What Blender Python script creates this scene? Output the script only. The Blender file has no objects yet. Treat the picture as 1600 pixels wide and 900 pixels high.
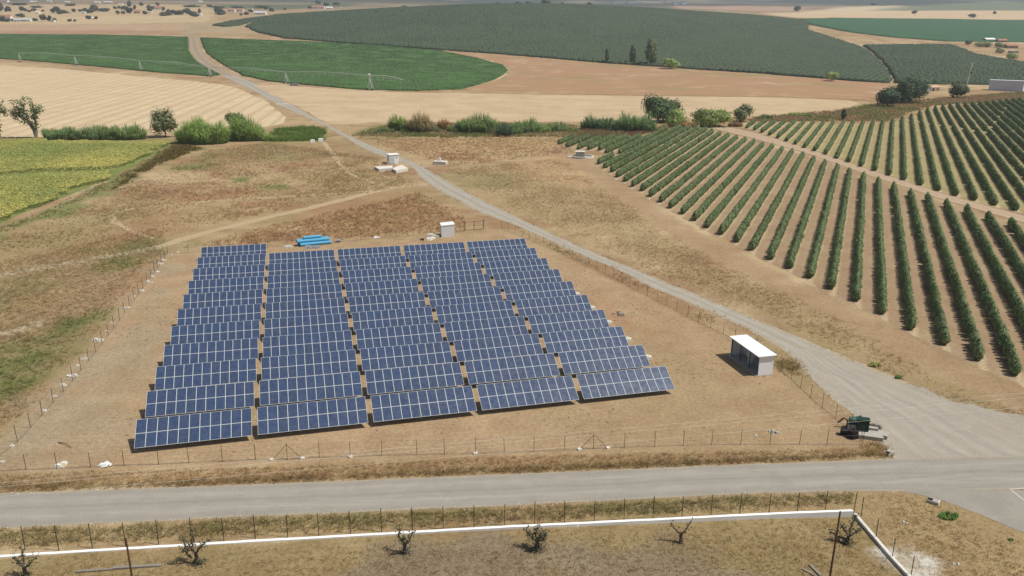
import bpy, math, random
import numpy as np
from mathutils import Vector, Matrix
from mathutils.geometry import delaunay_2d_cdt
rng = np.random.default_rng(7)
random.seed(7)
sc = bpy.context.scene
COL = sc.collection
R = math.radians
HAZE = 1.3e-4

# ------------------------------------------------------------------ camera model
FOC, PIT, ROL, CH = 1286.8, 0.3103, 0.0073, 40.548
_R0 = np.array([1, 0, 0.]); _U0 = np.array([0, math.sin(PIT), math.cos(PIT)])
FW = np.array([0, math.cos(PIT), -math.sin(PIT)])
RT = math.cos(ROL)*_R0 + math.sin(ROL)*_U0
UP = math.cos(ROL)*_U0 - math.sin(ROL)*_R0

# ------------------------------------------------------------------ terrain
_py = np.array([-500, 600, 750, 900, 1150, 1500, 2200, 4000, 6000, 9000.])
_pz = np.array([0, 0, 3.0, 9.0, 19.5, 38.0, 76.0, 157.0, 300.0, 420.0])
_ty = np.arange(-500, 9001, 10.0)
_tz = np.interp(_ty, _py, _pz)
_k = np.hanning(31); _k /= _k.sum()
_tz = np.convolve(np.pad(_tz, 15, mode='edge'), _k, mode='valid')
_tz[_ty < 500] = 0
def height(x, y):
    x = np.asarray(x, float); y = np.asarray(y, float)
    z = np.interp(y, _ty, _tz)
    z = z + 33*np.exp(-((x-40)/430)**2*.9 - ((y-1500)/360)**2*.9)*np.clip((y-650)/300, 0, 1)
    z = z + np.clip((y-1900)/1500, 0, 1)*(9*np.sin(x/420+1.0)*np.sin(y/600) + 5*np.sin(x/170+y/300))
    z = z + np.clip((y-4200)/1800, 0, 1)*(45*np.sin(x/700+2)+30*np.sin(x/310+.5))
    return z
def hz(x, y): return float(height(x, y))
def G(px, py):
    d = FW*FOC + RT*(px-800) - UP*(py-450)
    d = d/d[1]
    if d[2] < -1e-4:
        t = -CH/d[2]
        if t < 480: return np.array([d[0]*t, t, 0.0])
    ts = np.concatenate([np.arange(440, 1200, 8), np.arange(1200, 8000, 25)])
    f = CH + d[2]*ts - height(d[0]*ts, ts)
    i = np.argmax(f < 0)
    if f[i] >= 0: t = 6000.
    else:
        a, b = ts[i-1], ts[i]
        for _ in range(30):
            m = (a+b)/2
            if CH + d[2]*m - hz(d[0]*m, m) < 0: b = m
            else: a = m
        t = b
    return np.array([d[0]*t, t, hz(d[0]*t, t)])
def Gz(px, py, z):
    d = FW*FOC + RT*(px-800) - UP*(py-450); t = (z-CH)/d[2]
    return np.array([d[0]*t, d[1]*t, z])
def Gd(px, Y):
    x = (px-800)/FOC*Y/1.0
    return np.array([x, Y, hz(x, Y)])
def proj(P):
    P = np.asarray(P, float).reshape(-1, 3) - [0, 0, CH]
    d = P@FW
    return 800+FOC*(P@RT)/d, 450-FOC*(P@UP)/d, d
def ppm(p): return FOC/float((np.asarray(p, float)-[0, 0, CH])@FW)     # pixels per metre there

# ------------------------------------------------------------------ numpy noise
_lat = np.random.default_rng(3).random((256, 256))
def vnoise(x, y):
    x = np.asarray(x, float); y = np.asarray(y, float)
    i = np.floor(x).astype(int); j = np.floor(y).astype(int); fx = x-i; fy = y-j
    fx = fx*fx*(3-2*fx); fy = fy*fy*(3-2*fy); i &= 255; j &= 255; i1 = (i+1) & 255; j1 = (j+1) & 255
    return (_lat[i, j]*(1-fx)+_lat[i1, j]*fx)*(1-fy) + (_lat[i, j1]*(1-fx)+_lat[i1, j1]*fx)*fy
def fbm(x, y, s, o=4):
    v = 0; a = .5; t = 0
    for k in range(o):
        v = v + a*vnoise(x/s+17.3*k, y/s+5.1*k); t += a; a *= .55; s *= .5
    return v/t
def sstep(a, b, v): return np.clip((v-a)/(b-a), 0, 1)**2*(3-2*np.clip((v-a)/(b-a), 0, 1))

# ------------------------------------------------------------------ object helpers
def tag(o, label=None, cat=None, group=None, kind=None):
    if label: o['label'] = label
    if cat: o['category'] = cat
    if group: o['group'] = group
    if kind: o['kind'] = kind
    return o
def thing(name, loc, label, cat, rz=0, group=None):
    o = bpy.data.objects.new(name, None); COL.objects.link(o)
    o.location = tuple(loc); o.rotation_euler = (0, 0, rz); o.empty_display_size = .3
    return tag(o, label, cat, group)
def link(name, me, parent=None, loc=None, rot=None):
    o = bpy.data.objects.new(name, me); COL.objects.link(o)
    if parent is not None: o.parent = parent
    if loc is not None: o.location = tuple(loc)
    if rot is not None: o.rotation_euler = rot
    return o
class MB:
    def __init__(s): s.v = []; s.f = []; s.m = []
    def add(s, vs, fs, m=0):
        b = len(s.v); s.v += [tuple(map(float, v)) for v in vs]; s.f += [tuple(i+b for i in f) for f in fs]; s.m += [m]*len(fs)
        return s
    def box(s, c, d, rz=0, m=0, taper=0):
        x, y, z = [k/2 for k in d]; vs = []
        for (a, b, e) in ((-1,-1,-1),(1,-1,-1),(1,1,-1),(-1,1,-1),(-1,-1,1),(1,-1,1),(1,1,1),(-1,1,1)):
            k = 1-taper if e > 0 else 1
            X, Y = a*x*k, b*y*k
            vs.append((c[0]+X*math.cos(rz)-Y*math.sin(rz), c[1]+X*math.sin(rz)+Y*math.cos(rz), c[2]+e*z))
        return s.add(vs, [(0,3,2,1),(4,5,6,7),(0,1,5,4),(1,2,6,5),(2,3,7,6),(3,0,4,7)], m)
    def tube(s, pts, rad, n=8, m=0, cap=True):
        pts = [np.array(p, float) for p in pts]
        if not hasattr(rad, '__len__'): rad = [rad]*len(pts)
        vs = []; fs = []
        for i, p in enumerate(pts):
            d = pts[min(i+1, len(pts)-1)]-pts[max(i-1, 0)]; d /= np.linalg.norm(d)+1e-9
            a = np.cross(d, [0, 0, 1.]) if abs(d[2]) < .9 else np.cross(d, [1., 0, 0]); a /= np.linalg.norm(a); b = np.cross(d, a)
            for k in range(n):
                t = 2*math.pi*k/n; vs.append(p+rad[i]*(math.cos(t)*a+math.sin(t)*b))
        for i in range(len(pts)-1):
            for k in range(n):
                fs.append((i*n+k, i*n+(k+1) % n, (i+1)*n+(k+1) % n, (i+1)*n+k))
        if cap: fs.append(tuple(range(n))[::-1]); fs.append(tuple((len(pts)-1)*n+k for k in range(n)))
        return s.add(vs, fs, m)
    def mesh(s, name, mats):
        me = bpy.data.meshes.new(name); me.from_pydata(s.v, [], s.f)
        for m in (mats if isinstance(mats, (list, tuple)) else [mats]): me.materials.append(m)
        if any(s.m): me.polygons.foreach_set('material_index', s.m)
        me.validate(); me.update(); return me
    def build(s, name, mats, parent=None, loc=None, rot=None):
        return link(name, s.mesh(name, mats), parent, loc, rot)
def npmesh(name, V, F, mat, col=None, smooth=False, mi=None, nrm=None):
    """V (n,3), F (m,3|4) arrays; col (n,3) point colours"""
    me = bpy.data.meshes.new(name); V = np.asarray(V, np.float32); F = np.asarray(F, np.int32); k = F.shape[1]
    me.vertices.add(len(V)); me.vertices.foreach_set('co', V.ravel())
    me.loops.add(F.size); me.loops.foreach_set('vertex_index', F.ravel())
    me.polygons.add(len(F)); me.polygons.foreach_set('loop_start', np.arange(0, F.size, k, dtype=np.int32))
    if smooth: me.polygons.foreach_set('use_smooth', np.ones(len(F), bool))
    for m in (mat if isinstance(mat, (list, tuple)) else [mat]): me.materials.append(m)
    if mi is not None: me.polygons.foreach_set('material_index', np.asarray(mi, np.int32))
    if col is not None:
        a = me.attributes.new('col', 'FLOAT_COLOR', 'POINT'); c = np.ones((len(V), 4), np.float32); c[:, :3] = col
        a.data.foreach_set('color', c.ravel())
    if nrm is not None:
        a = me.attributes.new('nrm', 'FLOAT_VECTOR', 'POINT'); a.data.foreach_set('vector', np.asarray(nrm, np.float32).ravel())
    me.update(calc_edges=True); return me

# ------------------------------------------------------------------ materials
def newmat(name):
    m = bpy.data.materials.new(name); m.use_nodes = True; nt = m.node_tree; b = nt.nodes['Principled BSDF']
    return m, nt, b
def N(nt, t, **kw):
    n = nt.nodes.new(t)
    for k, v in kw.items():
        if k in n.inputs: n.inputs[k].default_value = v
        else: setattr(n, k, v)
    return n
def noise(nt, vec, scale, detail=5, rough=.6, dist=0):
    n = N(nt, 'ShaderNodeTexNoise', Scale=scale, Detail=detail, Roughness=rough, Distortion=dist)
    nt.links.new(vec, n.inputs['Vector']); return n.outputs['Fac']
def mrange(nt, v, a, b, c, d):
    n = N(nt, 'ShaderNodeMapRange'); nt.links.new(v, n.inputs[0])
    for i, k in enumerate((a, b, c, d)): n.inputs[i+1].default_value = k
    return n.outputs[0]
def mixc(nt, fac, a, b, mode='MIX'):
    n = N(nt, 'ShaderNodeMix', data_type='RGBA', blend_type=mode)
    for s, v in ((n.inputs[0], fac), (n.inputs[6], a), (n.inputs[7], b)):
        if isinstance(v, (int, float)): s.default_value = v
        elif isinstance(v, tuple): s.default_value = (*v, 1)
        else: nt.links.new(v, s)
    return n.outputs[2]
def mth(nt, op, a, b=None, c=None):
    n = N(nt, 'ShaderNodeMath', operation=op)
    for i, v in enumerate((a, b, c)):
        if v is None: continue
        if isinstance(v, (int, float)): n.inputs[i].default_value = v
        else: nt.links.new(v, n.inputs[i])
    return n.outputs[0]
def wpos(nt): return nt.nodes.new('ShaderNodeNewGeometry').outputs['Position']
def opos(nt): return nt.nodes.new('ShaderNodeTexCoord').outputs['Object']
def bump(nt, b, h, strength=.4, dist=.1):
    n = N(nt, 'ShaderNodeBump', Strength=strength, Distance=dist); nt.links.new(h, n.inputs['Height']); nt.links.new(n.outputs[0], b.inputs['Normal'])
def worn(name, c, rough=.7, var=.25, scale=1.5, metal=0, c2=None, spots=None, bmp=.15):
    """weathered surface: base colour with soft dirt and grain in object space"""
    m, nt, b = newmat(name); p = opos(nt)
    a = noise(nt, p, scale, 6, .65); d = noise(nt, p, scale*9, 4, .7)
    c2 = c2 or tuple(k*(1-var*1.6) for k in c)
    col = mixc(nt, mrange(nt, a, .38, .68, 0, 1), c, c2)
    col = mixc(nt, .6, col, mixc(nt, mrange(nt, d, .3, .7, 0, 1), tuple(k*(1-var) for k in c), tuple(min(1, k*(1+var*.5)) for k in c)), 'MIX')
    nt.links.new(col, b.inputs['Base Color']); b.inputs['Roughness'].default_value = rough; b.inputs['Metallic'].default_value = metal
    b.inputs['Specular IOR Level'].default_value = .3
    if bmp: bump(nt, b, d, bmp, .03)
    return m
def m_ground():
    m, nt, b = newmat('ground'); p = wpos(nt)
    at = N(nt, 'ShaderNodeAttribute', attribute_name='col')
    n1 = noise(nt, p, .22, 7, .68, .6); n2 = noise(nt, p, 2.2, 5, .72); n3 = noise(nt, p, .05, 4, .6, 1)
    c = mixc(nt, mrange(nt, n1, .36, .66, 0, .55), at.outputs['Color'], mixc(nt, 1.0, at.outputs['Color'], (.68, .60, .54), 'MULTIPLY'))
    c = mixc(nt, mrange(nt, n3, .45, .7, 0, .5), c, mixc(nt, 1.0, c, (1.22, 1.24, 1.28), 'MULTIPLY'))
    n6 = noise(nt, p, 7.0, 4, .75)
    v = mth(nt, 'MULTIPLY', mrange(nt, n2, .25, .75, .7, 1.3), mrange(nt, n6, .25, .75, .72, 1.3))
    cc = N(nt, 'ShaderNodeCombineColor'); [nt.links.new(v, cc.inputs[i]) for i in range(3)]
    c = mixc(nt, 1.0, c, cc.outputs[0], 'MULTIPLY')
    nt.links.new(c, b.inputs['Base Color']); b.inputs['Roughness'].default_value = 1; b.inputs['Specular IOR Level'].default_value = .05
    bump(nt, b, mth(nt, 'ADD', mth(nt, 'ADD', n2, n1), n6), .6, .2); return m
def m_soil(name, c, c2, sc1=.25, sc2=2.5, bmp=.4, stripes=None, sharp=(.4, .62), extra=None, fine=(.75, 1.25)):
    """soil / stubble / crop sheet in world space; stripes = (angle, period, phase, colour, strength, lo, hi)"""
    m, nt, b = newmat(name); p = wpos(nt)
    n1 = noise(nt, p, sc1, 6, .65, .5); n2 = noise(nt, p, sc2, 5, .72)
    c0 = mixc(nt, mrange(nt, n1, *sharp, 0, 1), c, c2)
    if extra:
        n4 = noise(nt, p, extra[0], 5, .6, 1.2); c0 = mixc(nt, mrange(nt, n4, extra[2], extra[3], 0, extra[4]), c0, extra[1])
    for s in (stripes or []):
        ang, per, ph, sc_, st, lo, hi = s
        sp = N(nt, 'ShaderNodeSeparateXYZ'); nt.links.new(p, sp.inputs[0])
        u = mth(nt, 'SUBTRACT', mth(nt, 'MULTIPLY', sp.outputs[0], math.sin(ang)), mth(nt, 'MULTIPLY', sp.outputs[1], math.cos(ang)))
        u = mth(nt, 'ADD', u, mth(nt, 'MULTIPLY', noise(nt, p, .12, 3, .5), per*.22))
        w = mth(nt, 'FRACT', mth(nt, 'DIVIDE', mth(nt, 'SUBTRACT', u, ph), per))
        w = mth(nt, 'MULTIPLY', mth(nt, 'ABSOLUTE', mth(nt, 'SUBTRACT', w, .5)), 2)      # 1 on the line, 0 midway
        k = mth(nt, 'MULTIPLY', mrange(nt, w, lo, hi, 0, st), mrange(nt, n2, .25, .6, .35, 1))
        c0 = mixc(nt, k, c0, sc_)
    v = mrange(nt, n2, .25, .75, fine[0], fine[1])
    cc = N(nt, 'ShaderNodeCombineColor'); [nt.links.new(v, cc.inputs[i]) for i in range(3)]
    c0 = mixc(nt, 1.0, c0, cc.outputs[0], 'MULTIPLY')
    nt.links.new(c0, b.inputs['Base Color']); b.inputs['Roughness'].default_value = 1; b.inputs['Specular IOR Level'].default_value = .05
    bump(nt, b, n2, bmp, .2); return m
def m_leaf(name, trans=.25):
    m, nt, b = newmat(name); p = wpos(nt)
    at = N(nt, 'ShaderNodeAttribute', attribute_name='col')
    n = noise(nt, p, .9, 3, .6); v = mrange(nt, n, .3, .7, .72, 1.25)
    cc = N(nt, 'ShaderNodeCombineColor'); [nt.links.new(v, cc.inputs[i]) for i in range(3)]
    c = mixc(nt, 1.0, at.outputs['Color'], cc.outputs[0], 'MULTIPLY')
    nt.links.new(c, b.inputs['Base Color']); b.inputs['Roughness'].default_value = .65; b.inputs['Specular IOR Level'].default_value = .25
    t = N(nt, 'ShaderNodeBsdfTranslucent'); nt.links.new(c, t.inputs[0]); mx = N(nt, 'ShaderNodeMixShader'); mx.inputs[0].default_value = trans
    nt.links.new(b.outputs[0], mx.inputs[1]); nt.links.new(t.outputs[0], mx.inputs[2])
    nt.links.new(mx.outputs[0], nt.nodes['Material Output'].inputs[0]); return m
def m_strip(name, c, c2, bands, edge, sc1=.4, sc2=6, spec=.2, fray=.10):
    """road or track: u attribute runs -1..1 across, v metres along; bands = (centre, halfwidth, colour, strength)"""
    m, nt, b = newmat(name); p = wpos(nt)
    at = N(nt, 'ShaderNodeAttribute', attribute_name='uv_strip'); s = N(nt, 'ShaderNodeSeparateXYZ'); nt.links.new(at.outputs['Vector'], s.inputs[0])
    u = mth(nt, 'ADD', s.outputs[0], mth(nt, 'MULTIPLY', mth(nt, 'SUBTRACT', noise(nt, p, .25, 4, .6), .5), .28))
    mp = N(nt, 'ShaderNodeCombineXYZ'); nt.links.new(mth(nt, 'MULTIPLY', s.outputs[0], 2.6), mp.inputs[0]); nt.links.new(mth(nt, 'MULTIPLY', s.outputs[1], .06), mp.inputs[1])
    st = noise(nt, mp.outputs[0], 2.4, 5, .65)
    n1 = noise(nt, p, sc1, 6, .65, .4); n2 = noise(nt, p, sc2, 4, .7)
    c0 = mixc(nt, mrange(nt, n1, .38, .64, 0, 1), c, c2)
    for (cx, hw, cb, sg) in bands:
        d = mth(nt, 'ABSOLUTE', mth(nt, 'SUBTRACT', u, cx)); c0 = mixc(nt, mth(nt, 'MULTIPLY', mrange(nt, d, 0, hw, sg, 0), mrange(nt, st, .3, .65, .35, 1)), c0, cb)
    e = mth(nt, 'ADD', mth(nt, 'ABSOLUTE', s.outputs[0]), mth(nt, 'MULTIPLY', mth(nt, 'SUBTRACT', noise(nt, p, 1.1, 5, .7), .5), fray*3))
    c0 = mixc(nt, mrange(nt, e, 1-fray*1.6, 1, 0, 1), c0, edge)
    v = mrange(nt, mth(nt, 'ADD', mth(nt, 'MULTIPLY', n2, .6), mth(nt, 'MULTIPLY', st, .4)), .3, .7, .82, 1.18)
    cc = N(nt, 'ShaderNodeCombineColor'); [nt.links.new(v, cc.inputs[i]) for i in range(3)]
    nt.links.new(mixc(nt, 1.0, c0, cc.outputs[0], 'MULTIPLY'), b.inputs['Base Color'])
    b.inputs['Roughness'].default_value = .9; b.inputs['Specular IOR Level'].default_value = spec
    bump(nt, b, n2, .25, .05); return m
def m_cells():
    m, nt, b = newmat('panel_cells'); p = opos(nt); s = N(nt, 'ShaderNodeSeparateXYZ'); nt.links.new(p, s.inputs[0])
    oi = nt.nodes.new('ShaderNodeObjectInfo')
    def line(v, per, off, w):
        f = mth(nt, 'FRACT', mth(nt, 'ADD', mth(nt, 'DIVIDE', v, per), off)); return mth(nt, 'LESS_THAN', mth(nt, 'ABSOLUTE', mth(nt, 'SUBTRACT', f, .5)), w)
    gx = line(s.outputs[0], .156, .5, .035); gy = line(s.outputs[1], .156, 0, .03); bb = line(s.outputs[0], .078, .25, .07)
    mp = N(nt, 'ShaderNodeVectorMath', operation='ADD'); nt.links.new(p, mp.inputs[0])
    rv = N(nt, 'ShaderNodeCombineXYZ'); nt.links.new(mth(nt, 'MULTIPLY', oi.outputs['Random'], 90), rv.inputs[0]); nt.links.new(rv.outputs[0], mp.inputs[1])
    cr = N(nt, 'ShaderNodeTexVoronoi', Scale=26.0); nt.links.new(mp.outputs[0], cr.inputs['Vector'])
    sp2 = N(nt, 'ShaderNodeSeparateColor'); nt.links.new(cr.outputs['Color'], sp2.inputs[0])
    c = mixc(nt, sp2.outputs[0], (.009, .030, .090), (.015, .042, .118))
    c = mixc(nt, mth(nt, 'MULTIPLY', oi.outputs['Random'], .55), c, (.016, .028, .072))
    k = mth(nt, 'MAXIMUM', mth(nt, 'MAXIMUM', gx, gy), mth(nt, 'MULTIPLY', bb, .6))
    c = mixc(nt, mth(nt, 'MULTIPLY', k, .42), c, (.20, .25, .34))
    dust = noise(nt, mp.outputs[0], 1.6, 5, .6); c = mixc(nt, mrange(nt, dust, .35, .75, .02, .09), c, (.32, .30, .26))
    nt.links.new(c, b.inputs['Base Color']); b.inputs['Roughness'].default_value = .22
    nt.links.new(mrange(nt, dust, .3, .7, .22, .34), b.inputs['Roughness']); b.inputs['IOR'].default_value = 1.45; return m

M = {}
M['ground'] = m_ground()
M['leaf'] = m_leaf('foliage', .36); M['grass'] = m_leaf('grass', .5); M['reed'] = m_leaf('reed', .5)
M['cells'] = m_cells()
M['alu'] = worn('panel_frame_aluminium', (.60, .63, .62), .5, .08, 2, .0, bmp=0)
M['galv'] = worn('galvanised_steel', (.36, .37, .37), .5, .2, 3, .6)
M['post'] = worn('dark_green_post', (.045, .05, .032), .7, .4, 4)
M['wire'] = worn('fence_wire', (.16, .15, .12), .6, .2, 3, .3, bmp=0)
M['white'] = worn('white_paint', (.80, .80, .80), .6, .06, .8, bmp=.05)
M['whitewash'] = worn('whitewashed_wall', (.84, .83, .81), .85, .10, .9, c2=(.70, .67, .6))
M['concrete'] = worn('concrete', (.42, .39, .34), .9, .25, 1.2)
M['paleconc'] = worn('limewashed_concrete', (.68, .65, .58), .9, .2, 1.1, c2=(.46, .41, .33))
M['dark'] = worn('dark_interior', (.03, .03, .032), .8, .3, 2)
M['rust'] = worn('rusty_timber', (.12, .06, .035), .85, .35, 2.5, c2=(.06, .035, .022))
M['timber'] = worn('grey_timber', (.27, .23, .19), .9, .3, 3)
M['bark'] = worn('olive_bark', (.13, .105, .085), .95, .4, 3, bmp=.6)
M['barkpale'] = worn('pale_bark', (.26, .22, .18), .95, .35, 3, bmp=.5)
M['blue'] = worn('blue_plastic_pipe', (.085, .36, .58), .45, .12, 1.2, c2=(.14, .40, .58))
M['green'] = worn('dark_green_paint', (.012, .04, .03), .5, .3, 2)
M['teal'] = worn('faded_green_paint', (.06, .13, .11), .6, .3, 3)
M['tile'] = worn('clay_roof_tiles', (.42, .20, .13), .9, .3, .4)
M['plaster'] = worn('white_plaster', (.82, .80, .77), .85, .08, .2)
M['greyroof'] = worn('grey_sheet_roof', (.52, .53, .56), .6, .15, .3)
M['stonewall'] = worn('rough_stone_wall', (.33, .25, .2), .95, .3, .5)
M['yellow'] = worn('yellow_paint', (.7, .46, .05), .7, .2, 1)
M['peach'] = worn('peach_render', (.66, .42, .30), .85, .15, 1)
M['shedgrey'] = worn('pale_grey_cladding', (.60, .61, .68), .6, .1, .15, c2=(.5, .49, .55))
M['tarp'] = worn('white_tarpaulin', (.85, .85, .84), .6, .08, 2)
M['black'] = worn('black_plastic', (.012, .012, .014), .5, .3, 2)
M['rubble'] = worn('pale_rubble', (.62, .58, .50), .95, .25, 2)
M['water'] = worn('dark_water', (.05, .06, .055), .15, .2, 1, bmp=0)
M['sail'] = worn('grey_fabric', (.3, .3, .33), .8, .2, 2)

# ------------------------------------------------------------------ lighting, world, camera
w = bpy.data.worlds.new('World'); sc.world = w; w.use_nodes = True
SUN_EL, SUN_AZ = R(59.5), R(101)             # azimuth measured from +Y towards +X
sky = w.node_tree.nodes.new('ShaderNodeTexSky'); sky.sky_type = 'NISHITA'; sky.sun_disc = False
sky.sun_elevation = SUN_EL; sky.sun_rotation = SUN_AZ; sky.dust_density = 1.5; sky.air_density = 1.0
bg = w.node_tree.nodes['Background']; w.node_tree.links.new(sky.outputs[0], bg.inputs[0]); bg.inputs[1].default_value = .078
sd = bpy.data.lights.new('sun', 'SUN'); sd.energy = 4.8; sd.angle = R(.53); sd.color = (1, .965, .865)
so = bpy.data.objects.new('sun', sd); COL.objects.link(so)
sv = Vector((math.cos(SUN_EL)*math.sin(SUN_AZ), math.cos(SUN_EL)*math.cos(SUN_AZ), math.sin(SUN_EL)))
so.rotation_euler = sv.to_track_quat('Z', 'Y').to_euler(); so.location = (80, 60, 120)
cd = bpy.data.cameras.new('camera'); co = bpy.data.objects.new('camera', cd); COL.objects.link(co); sc.camera = co
cd.sensor_fit = 'HORIZONTAL'; cd.sensor_width = 36; cd.lens = 36*FOC/1600; cd.clip_start = .5; cd.clip_end = 20000
mw = Matrix.Identity(4)
for i in range(3): mw[i][0] = RT[i]; mw[i][1] = UP[i]; mw[i][2] = -FW[i]
mw[2][3] = CH; co.matrix_world = mw
sc.view_settings.view_transform = 'Standard'; sc.view_settings.look = 'None'; sc.view_settings.exposure = 0.0; sc.view_settings.gamma = 1
sc.cycles.max_bounces = 6; sc.cycles.diffuse_bounces = 2; sc.cycles.glossy_bounces = 2; sc.cycles.transmission_bounces = 2

# ------------------------------------------------------------------ polygons
def poly(pix): return np.array([G(*p)[:2] for p in pix])
def sdf(P, x, y):
    """signed distance (negative inside) of points to polygon P"""
    d = np.full(x.shape, 1e18); ins = np.zeros(x.shape, bool); n = len(P)
    for i in range(n):
        a = P[i]; b = P[(i+1) % n]; ex, ey = b-a; L = ex*ex+ey*ey+1e-12
        t = np.clip(((x-a[0])*ex+(y-a[1])*ey)/L, 0, 1)
        d = np.minimum(d, (x-a[0]-t*ex)**2+(y-a[1]-t*ey)**2)
        c = (a[1] > y) != (b[1] > y)
        if abs(ey) > 1e-12: ins ^= c & (x < ex*(y-a[1])/ey+a[0])
    d = np.sqrt(d); return np.where(ins, -d, d)
def line_d(P, x, y):
    d = np.full(x.shape, 1e18)
    for a, b in zip(P, P[1:]):
        ex, ey = b-a; L = ex*ex+ey*ey+1e-12
        t = np.clip(((x-a[0])*ex+(y-a[1])*ey)/L, 0, 1); d = np.minimum(d, (x-a[0]-t*ex)**2+(y-a[1]-t*ey)**2)
    return np.sqrt(d)
STRAW = (.395, .29, .172); PALE = (.50, .385, .245); RUST = (.285, .17, .095); OLIVE = (.23, .185, .085); GREEN = (.135, .165, .05)
DIRT = (.39, .278, .172); DGREY = (.36, .295, .205); BROWN = (.31, .205, .125); SAND = (.47, .345, .22)
YARD = [(-60, 740), (-20, 722), (270, 393), (430, 386), (725, 370), (775, 357), (795, 358), (850, 387), (1000, 458), (1137, 528), (1223, 582), (1347, 690), (1347, 697), (800, 710)]
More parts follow.
